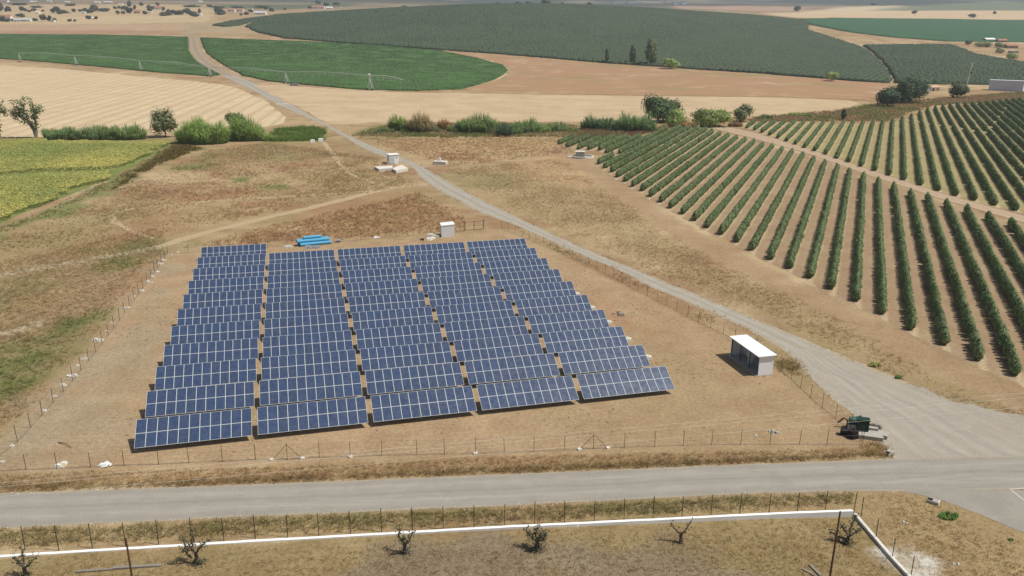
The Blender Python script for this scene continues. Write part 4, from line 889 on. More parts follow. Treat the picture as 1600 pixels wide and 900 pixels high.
stones('loose_stones', [np.array(tl[1:-1]), np.array(bl)], 1800, .2, .03, 'loose grit along both edges of the asphalt road')
edgeP = np.concatenate([np.array(ap), (np.array(ap)+np.array([.6, 2.2]))[::-1]])
tufts('edge_weeds', edgeP, 9, .3, 'scattered dry weeds along the upper edge of the gravel apron', dry, bw=.06, cap=5000, mod=lambda x, y: sstep(.42, .6, fbm(x, y, 3, 3)))
def offs(P, d):
    P = np.asarray(P); t_ = np.gradient(P, axis=0); t_ /= np.linalg.norm(t_, axis=1)[:, None]; return P+np.stack([-t_[:, 1], t_[:, 0]], 1)*d
for E_, dd in ((tA[nf:], 1), (tB[nf:], 1)):
    q = np.concatenate([offs(E_, -.55), offs(E_, .7)[::-1]])
    tufts('edge_weeds', q, 7, .28, 'scattered dry weeds along the '+('left' if E_ is tA[nf:] or np.allclose(E_[0], tA[nf]) else 'right')+' edge of the gravel track', dry, bw=.07, cap=9000, fade=.2, mod=lambda x, y: sstep(.45, .62, fbm(x, y, 3, 3)))
# ------------------------------------------------------------------ solar tables
yaw, tilt, SL, hb, dr, gp, ox, oy, TW = .2579, .5362, 3.35, .6, 6.9027, .5661, -36.982, 72.079, 11.1
ct, st_ = math.cos(tilt), math.sin(tilt)
PW, PL = TW/11-.012, SL/2-.012
pm = MB(); hx, hy, fr = PW/2, PL/2, .024
pm.add([(-hx,-hy,0),(hx,-hy,0),(hx,hy,0),(-hx,hy,0),(-hx,-hy,.04),(hx,-hy,.04),(hx,hy,.04),(-hx,hy,.04),(-hx+fr,-hy+fr,.04),(hx-fr,-hy+fr,.04),(hx-fr,hy-fr,.04),(-hx+fr,hy-fr,.04),
        (-hx+fr,-hy+fr,.036),(hx-fr,-hy+fr,.036),(hx-fr,hy-fr,.036),(-hx+fr,hy-fr,.036)],
       [(0,3,2,1),(0,1,5,4),(1,2,6,5),(2,3,7,6),(3,0,4,7),(4,5,9,8),(5,6,10,9),(6,7,11,10),(7,4,8,11),(8,9,13,12),(9,10,14,13),(10,11,15,14),(11,8,12,15)])
pm.add([(-hx+fr,-hy+fr,.036),(hx-fr,-hy+fr,.036),(hx-fr,hy-fr,.036),(-hx+fr,hy-fr,.036)], [(0, 1, 2, 3)], 1)
panel_me = pm.mesh('solar_panel', [M['alu'], M['cells']])
fm = MB()
def onslope(u, v, dz=0): return (u, v*ct-dz*st_, hb+v*st_+dz*ct)
for v in (.45, 1.2, 2.15, 2.9): fm.tube([onslope(.05, v, -.05), onslope(TW-.05, v, -.05)], .035, 4)
for u in (1.3, 4.15, 7.0, 9.85): fm.tube([onslope(u, .15, -.12), onslope(u, SL-.15, -.12)], .05, 4)
frame_me = fm.mesh('support_frame', M['galv'])
legf = MB().tube([(0, 0, -.2), (0, 0, onslope(0, .7, -.15)[2])], .045, 6).mesh('leg', M['galv'])
legr = MB().tube([(0, 0, -.2), (0, 0, onslope(0, 2.6, -.15)[2])], .045, 6).tube([(0, -.9*ct, .35), (0, 0, 1.0)], .025, 5).mesh('leg', M['galv'])
proto_parts = []
def make_table(loc, label):
    t = thing('solar_table', loc, label, 'solar array', yaw, 'tilted solar tables in the fenced yard')
    if not proto_parts:
        for j in range(2):
            for i in range(11):
                o = link('solar_panel', panel_me, t, onslope((i+.5)*TW/11, (j+.5)*SL/2, 0), (tilt, 0, 0)); proto_parts.append(o)
        proto_parts.append(link('support_frame', frame_me, t))
        for u in (1.3, 4.15, 7.0, 9.85):
            proto_parts.append(link('leg', legf, t, (u, .7*ct, 0))); proto_parts.append(link('leg', legr, t, (u, 2.6*ct, 0)))
    else:
        for o in proto_parts: c = o.copy(); COL.objects.link(c); c.parent = t
    return t
colname = ['leftmost column', 'second column from the left', 'middle column', 'fourth column from the left', 'rightmost column']
for c in range(5):
    for r in range(11 if c == 0 else 10):
        a = c*(TW+gp); b = r*dr; p = (ox+math.cos(yaw)*a-math.sin(yaw)*b, oy+math.sin(yaw)*a+math.cos(yaw)*b, 0)
        rn = 'front row nearest the road' if r == 0 else 'extra row at the very back' if r == 10 else ('back row' if r == 9 and c else f'{ordn(r)} row back from the road')
        make_table(p, f'blue solar table, {colname[c]}, {rn}')

# ------------------------------------------------------------------ fences
def fence(name, pts, label, cat, hgt=1.75, spacing=3.0, explicit=False, braces=(), foot=(), pr=.028, lean=.02, wires=(.08, .55, 1.05, 1.6), group=None, pm_='post', z0=0, mesh=True):
    pts = [np.array(p, float) for p in pts]
    if not explicit:
        P2, tt = resample(np.array(pts), max(2, int(round(sum(np.linalg.norm(b-a) for a, b in zip(pts, pts[1:]))/spacing))+1))
    else: P2 = np.array(pts)
    o0 = P2[0]; t = thing(name, (o0[0], o0[1], 0), label, cat, 0, group); r = np.random.default_rng(int(abs(o0[0]*10)))
    base = MB().tube([(0, 0, -.15), (0, 0, hgt)], pr, 6).mesh('post', M[pm_])
    for i, q in enumerate(P2):
        o = link('post', base, t, (q[0]-o0[0], q[1]-o0[1], z0), (r.normal()*lean, r.normal()*lean, 0)); o.scale = (1, 1, .95+.09*r.random())
    if mesh:
        wm = MB()
        for z in wires:
            L = []
            for i, q in enumerate(P2):
                L.append((q[0]-o0[0], q[1]-o0[1], z0+z+.02*r.normal()))
                if i < len(P2)-1: m_ = (q+P2[i+1])/2; L.append((m_[0]-o0[0], m_[1]-o0[1], z0+z-.03+.02*r.normal()))
            wm.tube(L, .007 if z > .2 else .02, 3)
        wm.build('wire_strands', M['wire'], t)
    for k in braces:
        q = P2[k]; d = P2[min(k+1, len(P2)-1)]-P2[max(k-1, 0)]; d /= np.linalg.norm(d)
        for s in (-1, 1):
            e = q+d*s*1.45
            br_ = MB().tube([(q[0]-o0[0], q[1]-o0[1], 1.6), (e[0]-o0[0], e[1]-o0[1], 0)], .025, 5).build('brace', M['post'], t)
            MB().box((e[0]-o0[0], e[1]-o0[1], .05), (.42, .34, .2), r.random()).build('footing', M['paleconc'], br_)
    for k in foot:
        q = P2[k]; MB().box((q[0]-o0[0], q[1]-o0[1], .06), (.4, .4, .16), r.random()).build('footing', M['paleconc'], t)
    return t
ff = [(-70,738),(-12,737),(41,734.5),(89.5,732.5),(142,730.5),(194,727.5),(248,726),(295.5,723.5),(347.5,721),(399.5,719),(449,718),(499,715),(547.5,714),(596.5,712),(651.5,711),(694.5,710),(743,709),(788,707.5),(834,706),(882,704),(927.5,701.5),(975.5,699.5),(1023,698),(1067.5,696.5),(1112,695),(1157,695),(1203,695),(1249,695),(1292,695),(1347,695)]
fence('wire_fence', px(ff), 'thin wire fence on dark posts along the front of the solar yard, facing the road', 'fence', 1.72, explicit=True, braces=(10, 20), foot=(12, 16), pr=.026)
fence('wire_fence', px([(-12,737),(0,712),(33,686),(60,655),(110,600),(150,550),(195,490),(235,435),(262,397)]), 'wire fence along the left side of the solar yard beside green weeds and white rubble', 'fence', 1.8, 2.95, pr=.03)
fence('wire_fence', px([(262,397),(330,392),(430,386),(500,381),(600,372),(686,364),(712,362),(725,362)]), 'wire fence at the back of the solar yard behind the blue pipes', 'fence', 1.8, 3.6, pr=.025)
fr_px = [(784,357),(812,368),(850,384),(890,402),(930,420),(965,437),(994,453.5),(1013,463),(1033,473),(1052.5,484),(1071.5,493),(1093,504.5),(1116,515.5),(1137,525.5),(1160,539),(1185,553),(1205,567),(1223,580.5),(1240,596),(1258,614),(1276,630.5),(1299.5,650.5),(1322,664),(1345,690)]
fence('wire_fence', px(fr_px), 'wire fence with brown posts along the gravel track, right side of the solar yard', 'fence', 1.75, 2.6, pr=.024, foot=())
# entrance gate
ga, gb = G(725.5,361), G(756,358.5); v = gb-ga; L = np.linalg.norm(v); gt = thing('wire_gate', ga, 'double wire gate with dark frame beside the white hut', 'gate', math.atan2(v[1], v[0]))
for u in (0, L): MB().tube([(u, 0, -.1), (u, 0, 1.95)], .05, 6).box((u, 0, 2.0), (.28, .28, .12)).build('gate_post', M['post'], gt)
for u0, u1 in ((.2, L/2-.03), (L/2+.03, L-.15)):
    m_ = MB()
    for z in (.15, 1.0, 1.85): m_.tube([(u0, 0, z), (u1, 0, z)], .035 if z != 1.0 else .02, 5)
    for u in (u0, u1): m_.tube([(u, 0, .1), (u, 0, 1.9)], .035, 5)
    m_.build('gate_leaf', M['post'], gt)

# ------------------------------------------------------------------ white wall and roadside fence
wl = [(-60,872),(0,867.5),(200,855.5),(400,843.5),(600,832.5),(800,821),(1000,811.5),(1200,801.5),(1333,796)]
hts = [.08, .08, .09, .11, .14, .20, .30, .42, .55]
tw_ = []
for (a, b), h in zip(wl, hts): tw_.append((Gz(a, b+1, h)[:2], h))
wpts = []
for (a, h0), (b, h1) in zip(tw_, tw_[1:]):
    for k in range(10): wpts.append((a+(b-a)*k/10, h0+(h1-h0)*k/10))
wpts.append(tw_[-1]); wm = MB(); vs = []
for i, (q, h) in enumerate(wpts):
    d = wpts[min(i+1, len(wpts)-1)][0]-wpts[max(i-1, 0)][0]; d /= np.linalg.norm(d); n_ = np.array([-d[1], d[0]])*.15; jj = .015*random.uniform(-1, 1)
    vs += [(*(q-n_*(1+jj)), -.1), (*(q-n_*(1+jj*2)), h+jj), (*(q+n_), h+jj), (*(q+n_), -.1)]
nw = len(wpts); fs = []
for i in range(nw-1):
    b = 4*i
    fs += [(b, b+4, b+5, b+1), (b+1, b+5, b+6, b+2), (b+2, b+6, b+7, b+3)]
fs += [(0, 1, 2, 3), tuple(4*(nw-1)+k for k in (3, 2, 1, 0))]
wm.add(vs, fs); tag(wm.build('white_wall', M['whitewash']), 'long low whitewashed wall running beside the road at the bottom, under a row of dark posts', 'wall')
w2 = MB(); P = [G(*p)[:2] for p in [(1336,806),(1346,819),(1367,843.5),(1392,873),(1418,901),(1450,938)]]; vs = []; fs = []
for i, q in enumerate(P):
    d = P[min(i+1, 5)]-P[max(i-1, 0)]; d /= np.linalg.norm(d); n_ = np.array([-d[1], d[0]])*.13; h = .28
    vs += [(*(q-n_), -.1), (*(q-n_), h), (*(q+n_), h), (*(q+n_), -.1)]
for i in range(5):
    b = 4*i; fs += [(b, b+1, b+5, b+4), (b+1, b+2, b+6, b+5), (b+2, b+3, b+7, b+6)]
fs += [(0, 3, 2, 1), (20, 21, 22, 23)]
w2.add(vs, fs); tag(w2.build('concrete_wall', M['paleconc']), 'short pale concrete wall base turning away from the white wall at the lower right corner', 'wall')
fp = [(-62,867),(-14,862.5),(38.7,857.7),(91.7,859.5),(144,856),(196,853),(247.5,850),(299,846),(349.5,844),(399,840.5),(449,838.5),(498,835),(547.5,832),(596,830),(644.5,827),(692.5,825),(740.5,822.5),(788,819.5),(835,817.5),(882,815),(928.5,812.5),(975,810),(1020.5,808),(1066,805),(1111,803),(1156,801),(1201.5,799),(1246,797),(1290,794.5),(1334,801)]
hof = [.08]*10+[.12]*5+[.16]*4+[.25]*4+[.35]*3+[.48]*3+[.1]
P2 = [Gz(p[0], p[1], h)[:2]+np.array([0, .04]) for p, h in zip(fp, hof)]
fence('roadside_fence', P2, 'row of dark iron posts standing along the long white wall beside the road', 'fence', 2.25, explicit=True, pr=.033, lean=.015, wires=(.9, 1.4, 1.9), pm_='post')
fence('roadside_fence', [G(*p)[:2] for p in [(1345.5,807),(1368,842.5),(1393.5,873.5),(1423,901),(1460,935)]], 'dark iron posts standing on the short concrete wall at the lower right corner', 'fence', 1.95, explicit=True, pr=.033, lean=.02, wires=(.9, 1.5))

# ------------------------------------------------------------------ small buildings in the yard
def local(p, q):
    v = q-p; return math.atan2(v[1], v[0]), np.linalg.norm(v)
A_, B_ = np.array([29.93, 92.04]), np.array([28.2, 98.49]); rz, L = local(A_, B_)
t = thing('open_shelter', (*A_, 0), 'white open-fronted shelter with flat roof in the right corner of the solar yard', 'shelter', rz)
D = 1.95    # local x runs along the open front, the back lies at y = -D
MB().box((L/2, -D/2, 2.62), (L+.45, D+.55, .09)).build('roof', M['white'], t)
MB().box((.03, -D/2, 1.28), (.06, D, 2.56)).build('end_wall', M['white'], t)
MB().box((L-.03, -D/2, 1.28), (.06, D, 2.56)).build('end_wall', M['white'], t)
MB().box((L/2, -D+.03, 1.28), (L-.125, .06, 2.555)).build('back_wall', M['white'], t)
MB().box((L/2, -D/2+.1, .04), (L+.1, D+.5, .08)).build('floor_slab', M['concrete'], t)
for u in (L*.33, L*.66, L-.12): MB().box((u, -.06, 1.33), (.07, .07, 2.48)).build('post', M['dark'], t)
MB().box((L/2, -.08, 2.49), (L-.13, .06, .14)).build('front_beam', M['galv'], t)
MB().box((L*.5, -D*.62, 1.0), (.05, D*.7, 1.8)).build('partition', M['white'], t)
MB().box((L*.25, -D*.72, .55), (L*.4, .5, .9)).build('inverter_cabinet', M['galv'], t)
a, b = G(690,371), G(710.3,370.2); rz, L = local(a[:2], b[:2])
t = thing('white_hut', a, 'small white windowless hut behind the solar tables beside the entrance gate', 'hut', rz); D = 2.5; Hh = 2.45
m_ = MB(); m_.add([(0,0,0),(L,0,0),(L,D,0),(0,D,0),(0,0,Hh-.12),(L,0,Hh+.06),(L,D,Hh+.06),(0,D,Hh-.12)], [(0,1,5,4),(1,2,6,5),(2,3,7,6),(3,0,4,7)]); m_.build('wall', M['white'], t)
m_ = MB(); e = .06; m_.add([(-e,-e,Hh-.12),(L+e,-e,Hh+.07),(L+e,D+e,Hh+.07),(-e,D+e,Hh-.12),(-e,-e,Hh-.04),(L+e,-e,Hh+.15),(L+e,D+e,Hh+.15),(-e,D+e,Hh-.04)], [(0,3,2,1),(4,5,6,7),(0,1,5,4),(1,2,6,5),(2,3,7,6),(3,0,4,7)]); m_.build('roof', M['white'], t)
MB().box((L-.02+.03, D*.5, 1.0), (.04, .9, 1.95)).build('door', M['galv'], t)
# pump cabin and basins by the track
a, b = G(609,257), G(623.5,256); rz, L = local(a[:2], b[:2])
t = thing('pump_cabin', a, 'white concrete pump cabin with overhanging slab roof beside the bend of the gravel track', 'cabin', rz); D = 2.4; Hh = 2.75
m_ = MB().box((L/2, D/2, Hh/2), (L, D, Hh)); m_.build('wall', M['whitewash'], t)
MB().box((L/2, D/2, Hh+.09), (L+.35, D+.35, .18)).build('roof', M['plaster'], t)
MB().box((L*.3, -.025, 1.05), (1.2, .05, 2.1)).build('door', M['greyroof'], t)
MB().box((L*.75, -.02, 1.9), (.5, .04, .35)).build('vent', M['galv'], t)
def basin(pix, h, label, name='concrete_basin'):
    P = [Gz(*p, h) for p in pix]; c = np.mean(P, 0); m_ = MB(); n = len(P)
    m_.add([(p[0]-c[0], p[1]-c[1], -.1) for p in P]+[(p[0]-c[0], p[1]-c[1], h) for p in P], [tuple(range(n, 2*n))]+[(i, (i+1) % n, n+(i+1) % n, n+i) for i in range(n)])
    return tag(m_.build(name, M['paleconc'], None, (c[0], c[1], 0)), label, 'concrete block')
basin([(592,264),(613,262.5),(613,258.5),(584.5,260)], .75, 'low pale concrete basin left in front of the pump cabin')
basin([(619,266.8),(637.5,262.5),(627,257.5),(612.5,263)], .8, 'pale concrete basin nearest the track in front of the pump cabin')
for i, (a, b, lb) in enumerate(((592.5,259.5,'slim white vent pipe on the left basin, leftmost of three'), (606,257.5,'slim white vent pipe at the left foot of the pump cabin'), (625.5,256.5,'slim white vent pipe at the right foot of the pump cabin'))):
    p = Gz(a, b, .7 if i == 0 else 0); o = MB().tube([(0, 0, 0), (0, 0, .95)], .16, 8).tube([(0, 0, .95), (0, 0, 1.05)], .2, 8).build('vent_pipe', M['paleconc'], None, p); tag(o, lb, 'pipe')
t = thing('valve_chamber', G(687,257), 'pale concrete valve chamber with arched pipe, across the track from the cabin', 'valve chamber', R(-12))
MB().box((0, .8, .45), (4.0, 2.4, .9)).box((-.3, .9, .97), (1.5, 1.2, .14)).build('chamber', M['paleconc'], t)
MB().tube([(-.75, .9, 1.0), (-.7, .9, 1.7), (-.35, .9, 2.0), (0, .9, 1.7), (.05, .9, 1.0)], .14, 8).build('arched_pipe', M['whitewash'], t)
# round tank at the olives
p = G(911,246); t = thing('round_tank', p, 'low round concrete tank with a square block inside, at the corner of the olive rows', 'tank')
def ring(r0, r1, h, n=36, frac=1.0, st0=0.0):
    m_ = MB(); vs = []; fs = []
    for k in range(n+1):
        a = st0+6.2832*frac*k/n
        for r_, z in ((r0, 0), (r0, h), (r1, h), (r1, 0)): vs.append((r_*math.cos(a), r_*math.sin(a), z))
    for k in range(n):
        for j in range(3): fs.append((4*k+j, 4*k+j+1, 4*k+5+j, 4*k+4+j))
    m_.add(vs, fs); return m_
ring(3.0, 3.45, .55).build('rim', M['paleconc'], t)
MB().add([(2.95*math.cos(k*.2618), 2.95*math.sin(k*.2618), .12) for k in range(24)], [tuple(range(24))]).build('tank_floor', M['concrete'], t)
MB().box((-.9, .7, .9), (2.6, 2.0, 1.7)).build('pump_block', M['concrete'], t)
MB().box((-.9, .7, 1.83), (3.2, 2.4, .12)).build('block_lid', M['paleconc'], t)
MB().tube([(.6, 0, .2), (.7, .2, 2.0), (1.6, .4, 2.1)], .09, 6).build('pipe', M['galv'], t)
MB().box((-4.2, -.1, .18), (1.6, 1.5, .36)).build('step_slab', M['paleconc'], t)
for i, (a, b, lb) in enumerate(((488.5,223,'small white concrete block, the left of two near the stream beside the track'), (501.5,221,'slightly larger white concrete block, the right of two near the stream beside the track'))):
    t_ = MB().box((0, 0, .5), (1.5+.3*i, 1.2, 1.0), .2, taper=.06).box((0, 0, 1.04), (1.1, .9, .1), .2).build('concrete_block', M['whitewash'], None, G(a, b)); tag(t_, lb, 'concrete block')

# ------------------------------------------------------------------ blue pipes
pa, pb = G(466.5,385.5), G(519,380.5); rz, L = local(pa[:2], pb[:2])
def pipe(u0, u1, y_, z_, r_, label):
    m_ = MB(); n = 16; vs = []; fs = []
    for (u, r2) in ((u0, r_), (u1, r_), (u1, r_-.03), (u0, r_-.03)):
        for k in range(n): a = 6.2832*k/n; vs.append((u, y_+r2*math.cos(a), z_+r2*math.sin(a)))
    for s in range(4):
        for k in range(n): fs.append((s*n+k, s*n+(k+1) % n, ((s+1) % 4)*n+(k+1) % n, ((s+1) % 4)*n+k))
    for u in (u0+.06, u0+.16): pass
    m_.add(vs, fs); o = m_.build('blue_pipe', M['blue'], None, pa, (0, 0, rz)); tag(o, label, 'pipe', 'blue plastic pipes stacked behind the panels')
r_ = .33
pipe(.35, L*.97, 0, r_, r_, 'blue pipe on the ground, nearest in the stack behind the panels')
pipe(0, L*.9, .70, r_, r_, 'blue pipe on the ground in the middle of the stack')
pipe(.1, L*.95, 1.40, r_, r_, 'blue pipe on the ground at the back of the stack')
pipe(-.15, L*.93, .35, r_+.58, r_, 'upper blue pipe lying over the nearest two of the stack')
pipe(-.1, L*.92, 1.05, r_+.58, r_, 'upper blue pipe lying over the rear two of the stack')
pipe(1.1, 1.1+3.4, .70, r_+1.15, r_*.9, 'short blue pipe topmost on the stack')
t_ = MB().tube([(0, 0, .3), (.95, .1, .3)], .3, 12).build('pipe_offcut', M['sail'], None, G(524.5,378.5)); tag(t_, 'small grey-blue pipe offcut lying right of the blue pipe stack', 'pipe')
def heap(pix, wd, hh, mat, name, label, cat, seed, group=None, dp=None, n=14):
    p = G(*pix); r = np.random.default_rng(seed); m_ = MB()
    for k in range(n):
        a = r.random()*6.28; q = math.sqrt(r.random()); s = wd*.16*(.5+r.random()); zz = hh*(1-q)*.8*r.random()
        c = (math.cos(a)*q*wd/2, math.sin(a)*q*(dp or wd*.6)/2, zz+s*.2)
        v = [(c[0]+s*x_*(.7+.6*r.random()), c[1]+s*y_*(.7+.6*r.random()), c[2]+s*.55*z_*(.7+.6*r.random())) for x_, y_, z_ in ((-1,-1,-1),(1,-1,-1),(1,1,-1),(-1,1,-1),(-.7,-.7,1),(.7,-.7,1),(.7,.7,1),(-.7,.7,1))]
        m_.add(v, [(0,3,2,1),(4,5,6,7),(0,1,5,4),(1,2,6,5),(2,3,7,6),(3,0,4,7)])
    return tag(m_.build(name, M[mat], None, p), label, cat, group)
heap((450,386.5), 1.6, .35, 'rubble', 'rubble_pile', 'small pile of pale rubble left of the blue pipes', 'rubble', 3)
heap((588.5,371.5), 1.0, .5, 'tarp', 'white_sack', 'white sack at the foot of the back fence, right of the blue pipes', 'sack', 4)
heap((678,369.5), 2.4, .4, 'rubble', 'rubble_pile', 'pale rubble and slabs left of the white hut', 'rubble', 5)
heap((673,373.5), 2.2, .15, 'paleconc', 'broken_slab', 'broken pale slab in front of the rubble by the white hut', 'slab', 6, n=5)
heap((490,387), 2.6, .25, 'sail', 'pipe_scrap', 'grey and blue scrap lying in front of the blue pipes', 'scrap', 9, n=8)
heap((659,375), .9, .6, 'dark', 'scrap_heap', 'small dark heap of scrap left of the white hut behind the panels', 'scrap', 8)
# rubble along the left fence
rl = [(0,721),(15,696),(68,641),(81,619),(98,601),(108,587),(118,571),(128,560),(147,531),(163,517),(172,504),(193,480),(207,462),(219,453.5),(228,440),(234,432),(240,424.5),(247,412),(252,406),(262,397),(275,393.5)]
for i, q in enumerate(rl): heap((q[0]+2+3*random.random(), q[1]+1), .5+.75*random.random(), .16, 'rubble', 'rubble_pile', 'pale rubble dumped at the inner foot of the left fence', 'rubble', 20+i, 'rubble along the left fence', n=8)
# pale footings at the right ends of rows
for i, (a, b) in enumerate([(901,461.5),(925,483),(951,506),(981,532.5),(1012,560.5)]):
    p = G(a, b); o = MB().box((0, 0, .18), (1.0, .7, .36), .26, taper=.1).box((-.1, .05, .42), (.5, .4, .12), .26).build('concrete_block', M['paleconc'], None, p); tag(o, f'pale concrete block at the right end of the {ordn(5-i)} row of panels from the road', 'concrete block', 'concrete blocks at the row ends')
t_ = heap((969,491), 2.2, .2, 'timber', 'scrap_boards', 'grey scrap boards on the bare ground right of the panels', 'scrap', 50, n=6)
heap((166,727), 1.15, .5, 'tarp', 'white_tarp', 'crumpled white tarpaulin by the front fence at the left', 'tarpaulin', 51, n=10)
heap((97,728), 1.3, .12, 'paleconc', 'rubble_pile', 'flat pale rubble at the front fence left of the white tarpaulin', 'rubble', 52, n=6)
heap((1209,677), 1.2, .3, 'concrete', 'rubble_pile', 'grey rubble heap behind the front fence near the green cabinet', 'rubble', 53, n=8)
heap((1180,681), .7, .1, 'paleconc', 'rubble_pile', 'few pale stones behind the front fence, left of the grey rubble', 'rubble', 54, n=4)
st0 = G(91,692); o = MB().tube([(0, 0, .05), (1.0, -.4, .2), (2.0, -1.2, .08)], [.05, .04, .02], 5).build('dead_branch', M['rust'], None, st0); tag(o, 'dry brown branch lying on the bare ground left of the front row of panels', 'branch')

# ------------------------------------------------------------------ pump set by the junction
p = G(1358,684); t = thing('concrete_plinth', p, 'pale concrete plinth carrying the green cabinet by the junction', 'plinth', R(-18))
MB().box((0, .2, .2), (2.6, 1.4, .4)).box((1.0, .9, .2), (1.9, 1.1, .38), R(-20)).build('slab', M['concrete'], t)
MB().box((.4, 1.3, .5), (1.0, .5, .25)).build('kerb_block', M['concrete'], t)
p = G(1348,681); t = thing('green_cabinet', p+np.array([0, .25, .4]), 'tall dark green metal cabinet on the concrete plinth', 'cabinet', R(-14))
MB().box((0, .3, .62), (1.15, .7, 1.24)).build('body', M['green'], t); MB().box((0, .3, 1.27), (1.3, .85, .07)).build('lid', M['green'], t)
dr_ = MB().box((.27, -.065, .6), (.5, .03, 1.05)).build('door', M['green'], t); MB().box((.08, -.1, .6), (.03, .04, .18)).build('handle', M['galv'], dr_); MB().box((-.28, -.065, .6), (.5, .03, 1.05)).build('door', M['green'], t)
p = G(1338,672); t = thing('pump_set', p, 'faded green pump with pipes, left of the tall green cabinet', 'pump', R(-10))
MB().tube([(-.7, .4, .9), (.7, .4, .9)], [.38, .42], 12).build('motor', M['teal'], t); MB().tube([(-.9, .4, 0), (-.9, .4, .9), (-1.3, .4, 1.1), (-1.9, .3, .5)], .1, 7).build('pipe', M['rust'], t)
MB().box((0, .4, .25), (1.7, .8, .5)).build('base', M['paleconc'], t); MB().tube([(.3, .4, 1.2), (.3, .4, 1.5)], .16, 8).build('cap', M['teal'], t)
p = G(1321,680); t = thing('black_drum', p, 'black plastic drum lying on the ground by the fence corner, left of the pump', 'drum', R(-25))
MB().tube([(-.55, 0, .38), (.55, 0, .38)], .38, 14).build('drum_body', M['black'], t)
for u in (-.28, .28): MB().tube([(u-.03, 0, .38), (u+.03, 0, .38)], .405, 14).build('hoop', M['black'], t)
p = G(1332,684); o = MB().box((0, 0, .42), (.8, .8, .84), .4, taper=.12).tube([(0, 0, .84), (0, .05, 1.05)], .12, 8).build('tank_crate', M['black'], None, p); tag(o, 'small dark tank between the black drum and the green cabinet', 'tank')
heap((1377,684), 1.0, .25, 'tarp', 'white_rubble', 'white stones at the right end of the concrete plinth', 'rubble', 60, n=6)
def culvert(pix, rz, label):
    t = thing('culvert_head', G(*pix), label, 'culvert', rz)
    MB().box((-.55, 0, .18), (.16, 1.5, .5)).build('side_wall', M['concrete'], t); MB().box((.55, 0, .18), (.16, 1.5, .5)).build('side_wall', M['concrete'], t)
    MB().box((0, .83, .2), (1.26, .16, .56)).build('head_wall', M['paleconc'], t); MB().box((0, -.02, -.02), (.94, 1.5, .06)).build('culvert_floor', M['dark'], t)
    MB().box((0, .35, .46), (1.0, .7, .07)).build('cover_slab', M['concrete'], t); t.scale = (.55, .6, .62); return t
cv1 = culvert((1388,710), R(-58), 'concrete culvert head in the verge above the road near the junction')
cv2 = culvert((1457,785), R(-128), 'concrete culvert head in the dry bank below the road at the lower right')

# ------------------------------------------------------------------ stakes, planks
def stake(tx, ty, bx, by, z, label, r_=.075):
    b = Gz(bx, by, 0); tp = None
    # top lies above the base: choose height so that the picture agrees
    lo, hi = .5, 9
    for _ in range(40):
        m_ = (lo+hi)/2
        if proj(np.array([[b[0], b[1], m_]]))[1][0] > ty: lo = m_
        else: hi = m_
    d = Gz(tx, ty, lo)-b
    o = MB().tube([(0, 0, -.3), (d[0]*.5, d[1]*.5, lo*.5), (d[0], d[1], lo)], [r_*1.15, r_, r_*.85], 8).build('wooden_stake', M['rust'], None, b); tag(o, label, 'pole')
stake(196.5, 841, 209, 918, 0, 'brown wooden stake in front of the white wall at the lower left')
stake(1313, 799, 1294, 918, 0, 'tall rusty brown pole rising before the corner tree at the lower right')
def plank(a, b, wd, th, label, z=.08, mat='timber'):
    pa, pb = G(*a), G(*b); rz, L = local(pa[:2], pb[:2]); c = (pa+pb)/2
    o = MB().box((0, 0, z), (L, wd, th)).build('wooden_plank', M[mat], None, c, (0, .01, rz)); tag(o, label, 'plank')
plank((176,889), (252,884), .3, .14, 'grey squared timber on the grass right of the lower left stake')
plank((119,894.5), (178,890), .2, .10, 'thin dark timber lying end to end with the squared timber')
plank((1265,883), (1283,901), .22, .08, 'grey board at the bottom edge left of the rusty pole')
plank((1253,889), (1275,901), .16, .06, 'narrow grey board lying crossways beside the wider board', .06)
heap((903,823), .5, .25, 'rubble', 'pale_stone', 'single pale stone below the white wall at the middle', 'stone', 70, n=3)
heap((1413,818), .6, .25, 'rubble', 'pale_stone', 'pale stone on the dry bank right of the wall corner', 'stone', 71, n=3)
heap((1492,882), .6, .12, 'rubble', 'pale_stone', 'white scrap on the dry bank at the lower right', 'stone', 72, n=3)

# ------------------------------------------------------------------ pruned olives in the foreground
def pruned(bx, by, hp, limbs, label, leaf=220, seed=0, lc=(.10, .10, .06), r0=.16, sucker=True):
    p = G(bx, by); s = ppm(p)*.93; t = thing('pruned_olive', p, label, 'tree'); r = np.random.default_rng(seed); mb = MB(); tips = []
    for path in limbs:
        pts = [np.array([a/s, (b_ if len(q) > 2 else 0), c/s]) for q in path for (a, c, b_) in [(q[0], q[1], q[2] if len(q) > 2 else 0)]]
        P, tt = resample(np.array(pts), max(4, 3*len(pts))); P[1:-1] += r.normal(size=(len(P)-2, 3))*.025
        big_ = path[0][1] <= 0; rr = np.linspace(r0*1.3 if big_ else r0*.62, r0*.75 if big_ else r0*.22, len(P)); mb.tube(P, rr, 7); tips.append(P)
    mb.build('trunk', M['bark'], t)
    Cs = []
    for P in tips:
        if P[0][2] <= .01: continue
        k = leaf//len(limbs); i = rng.integers(len(P)//3, len(P), k); Cs.append(P[i]+rng.normal(size=(k, 3))*np.array([.15, .15, .17])+np.array([0, 0, .06]))
        # twigs
    if sucker: k = leaf//3; Cs.append(np.stack([rng.normal(size=k)*.28, rng.normal(size=k)*.25, np.abs(rng.normal(size=k))*.22+.05], 1))
    C = np.concatenate(Cs); V, F_ = quads(C, rng.normal(size=C.shape)+[0, 0, .4], .15, .55); col_ = np.array(lc)*(.6+.8*rng.random((len(C), 1)))
    link('foliage', npmesh('foliage', V, F_, M['leaf'], np.repeat(col_*1.2, 4, 0), nrm=np.repeat(rng.normal(size=C.shape)*.6+np.array([.2, -.1, .8]), 4, 0)), t); return t
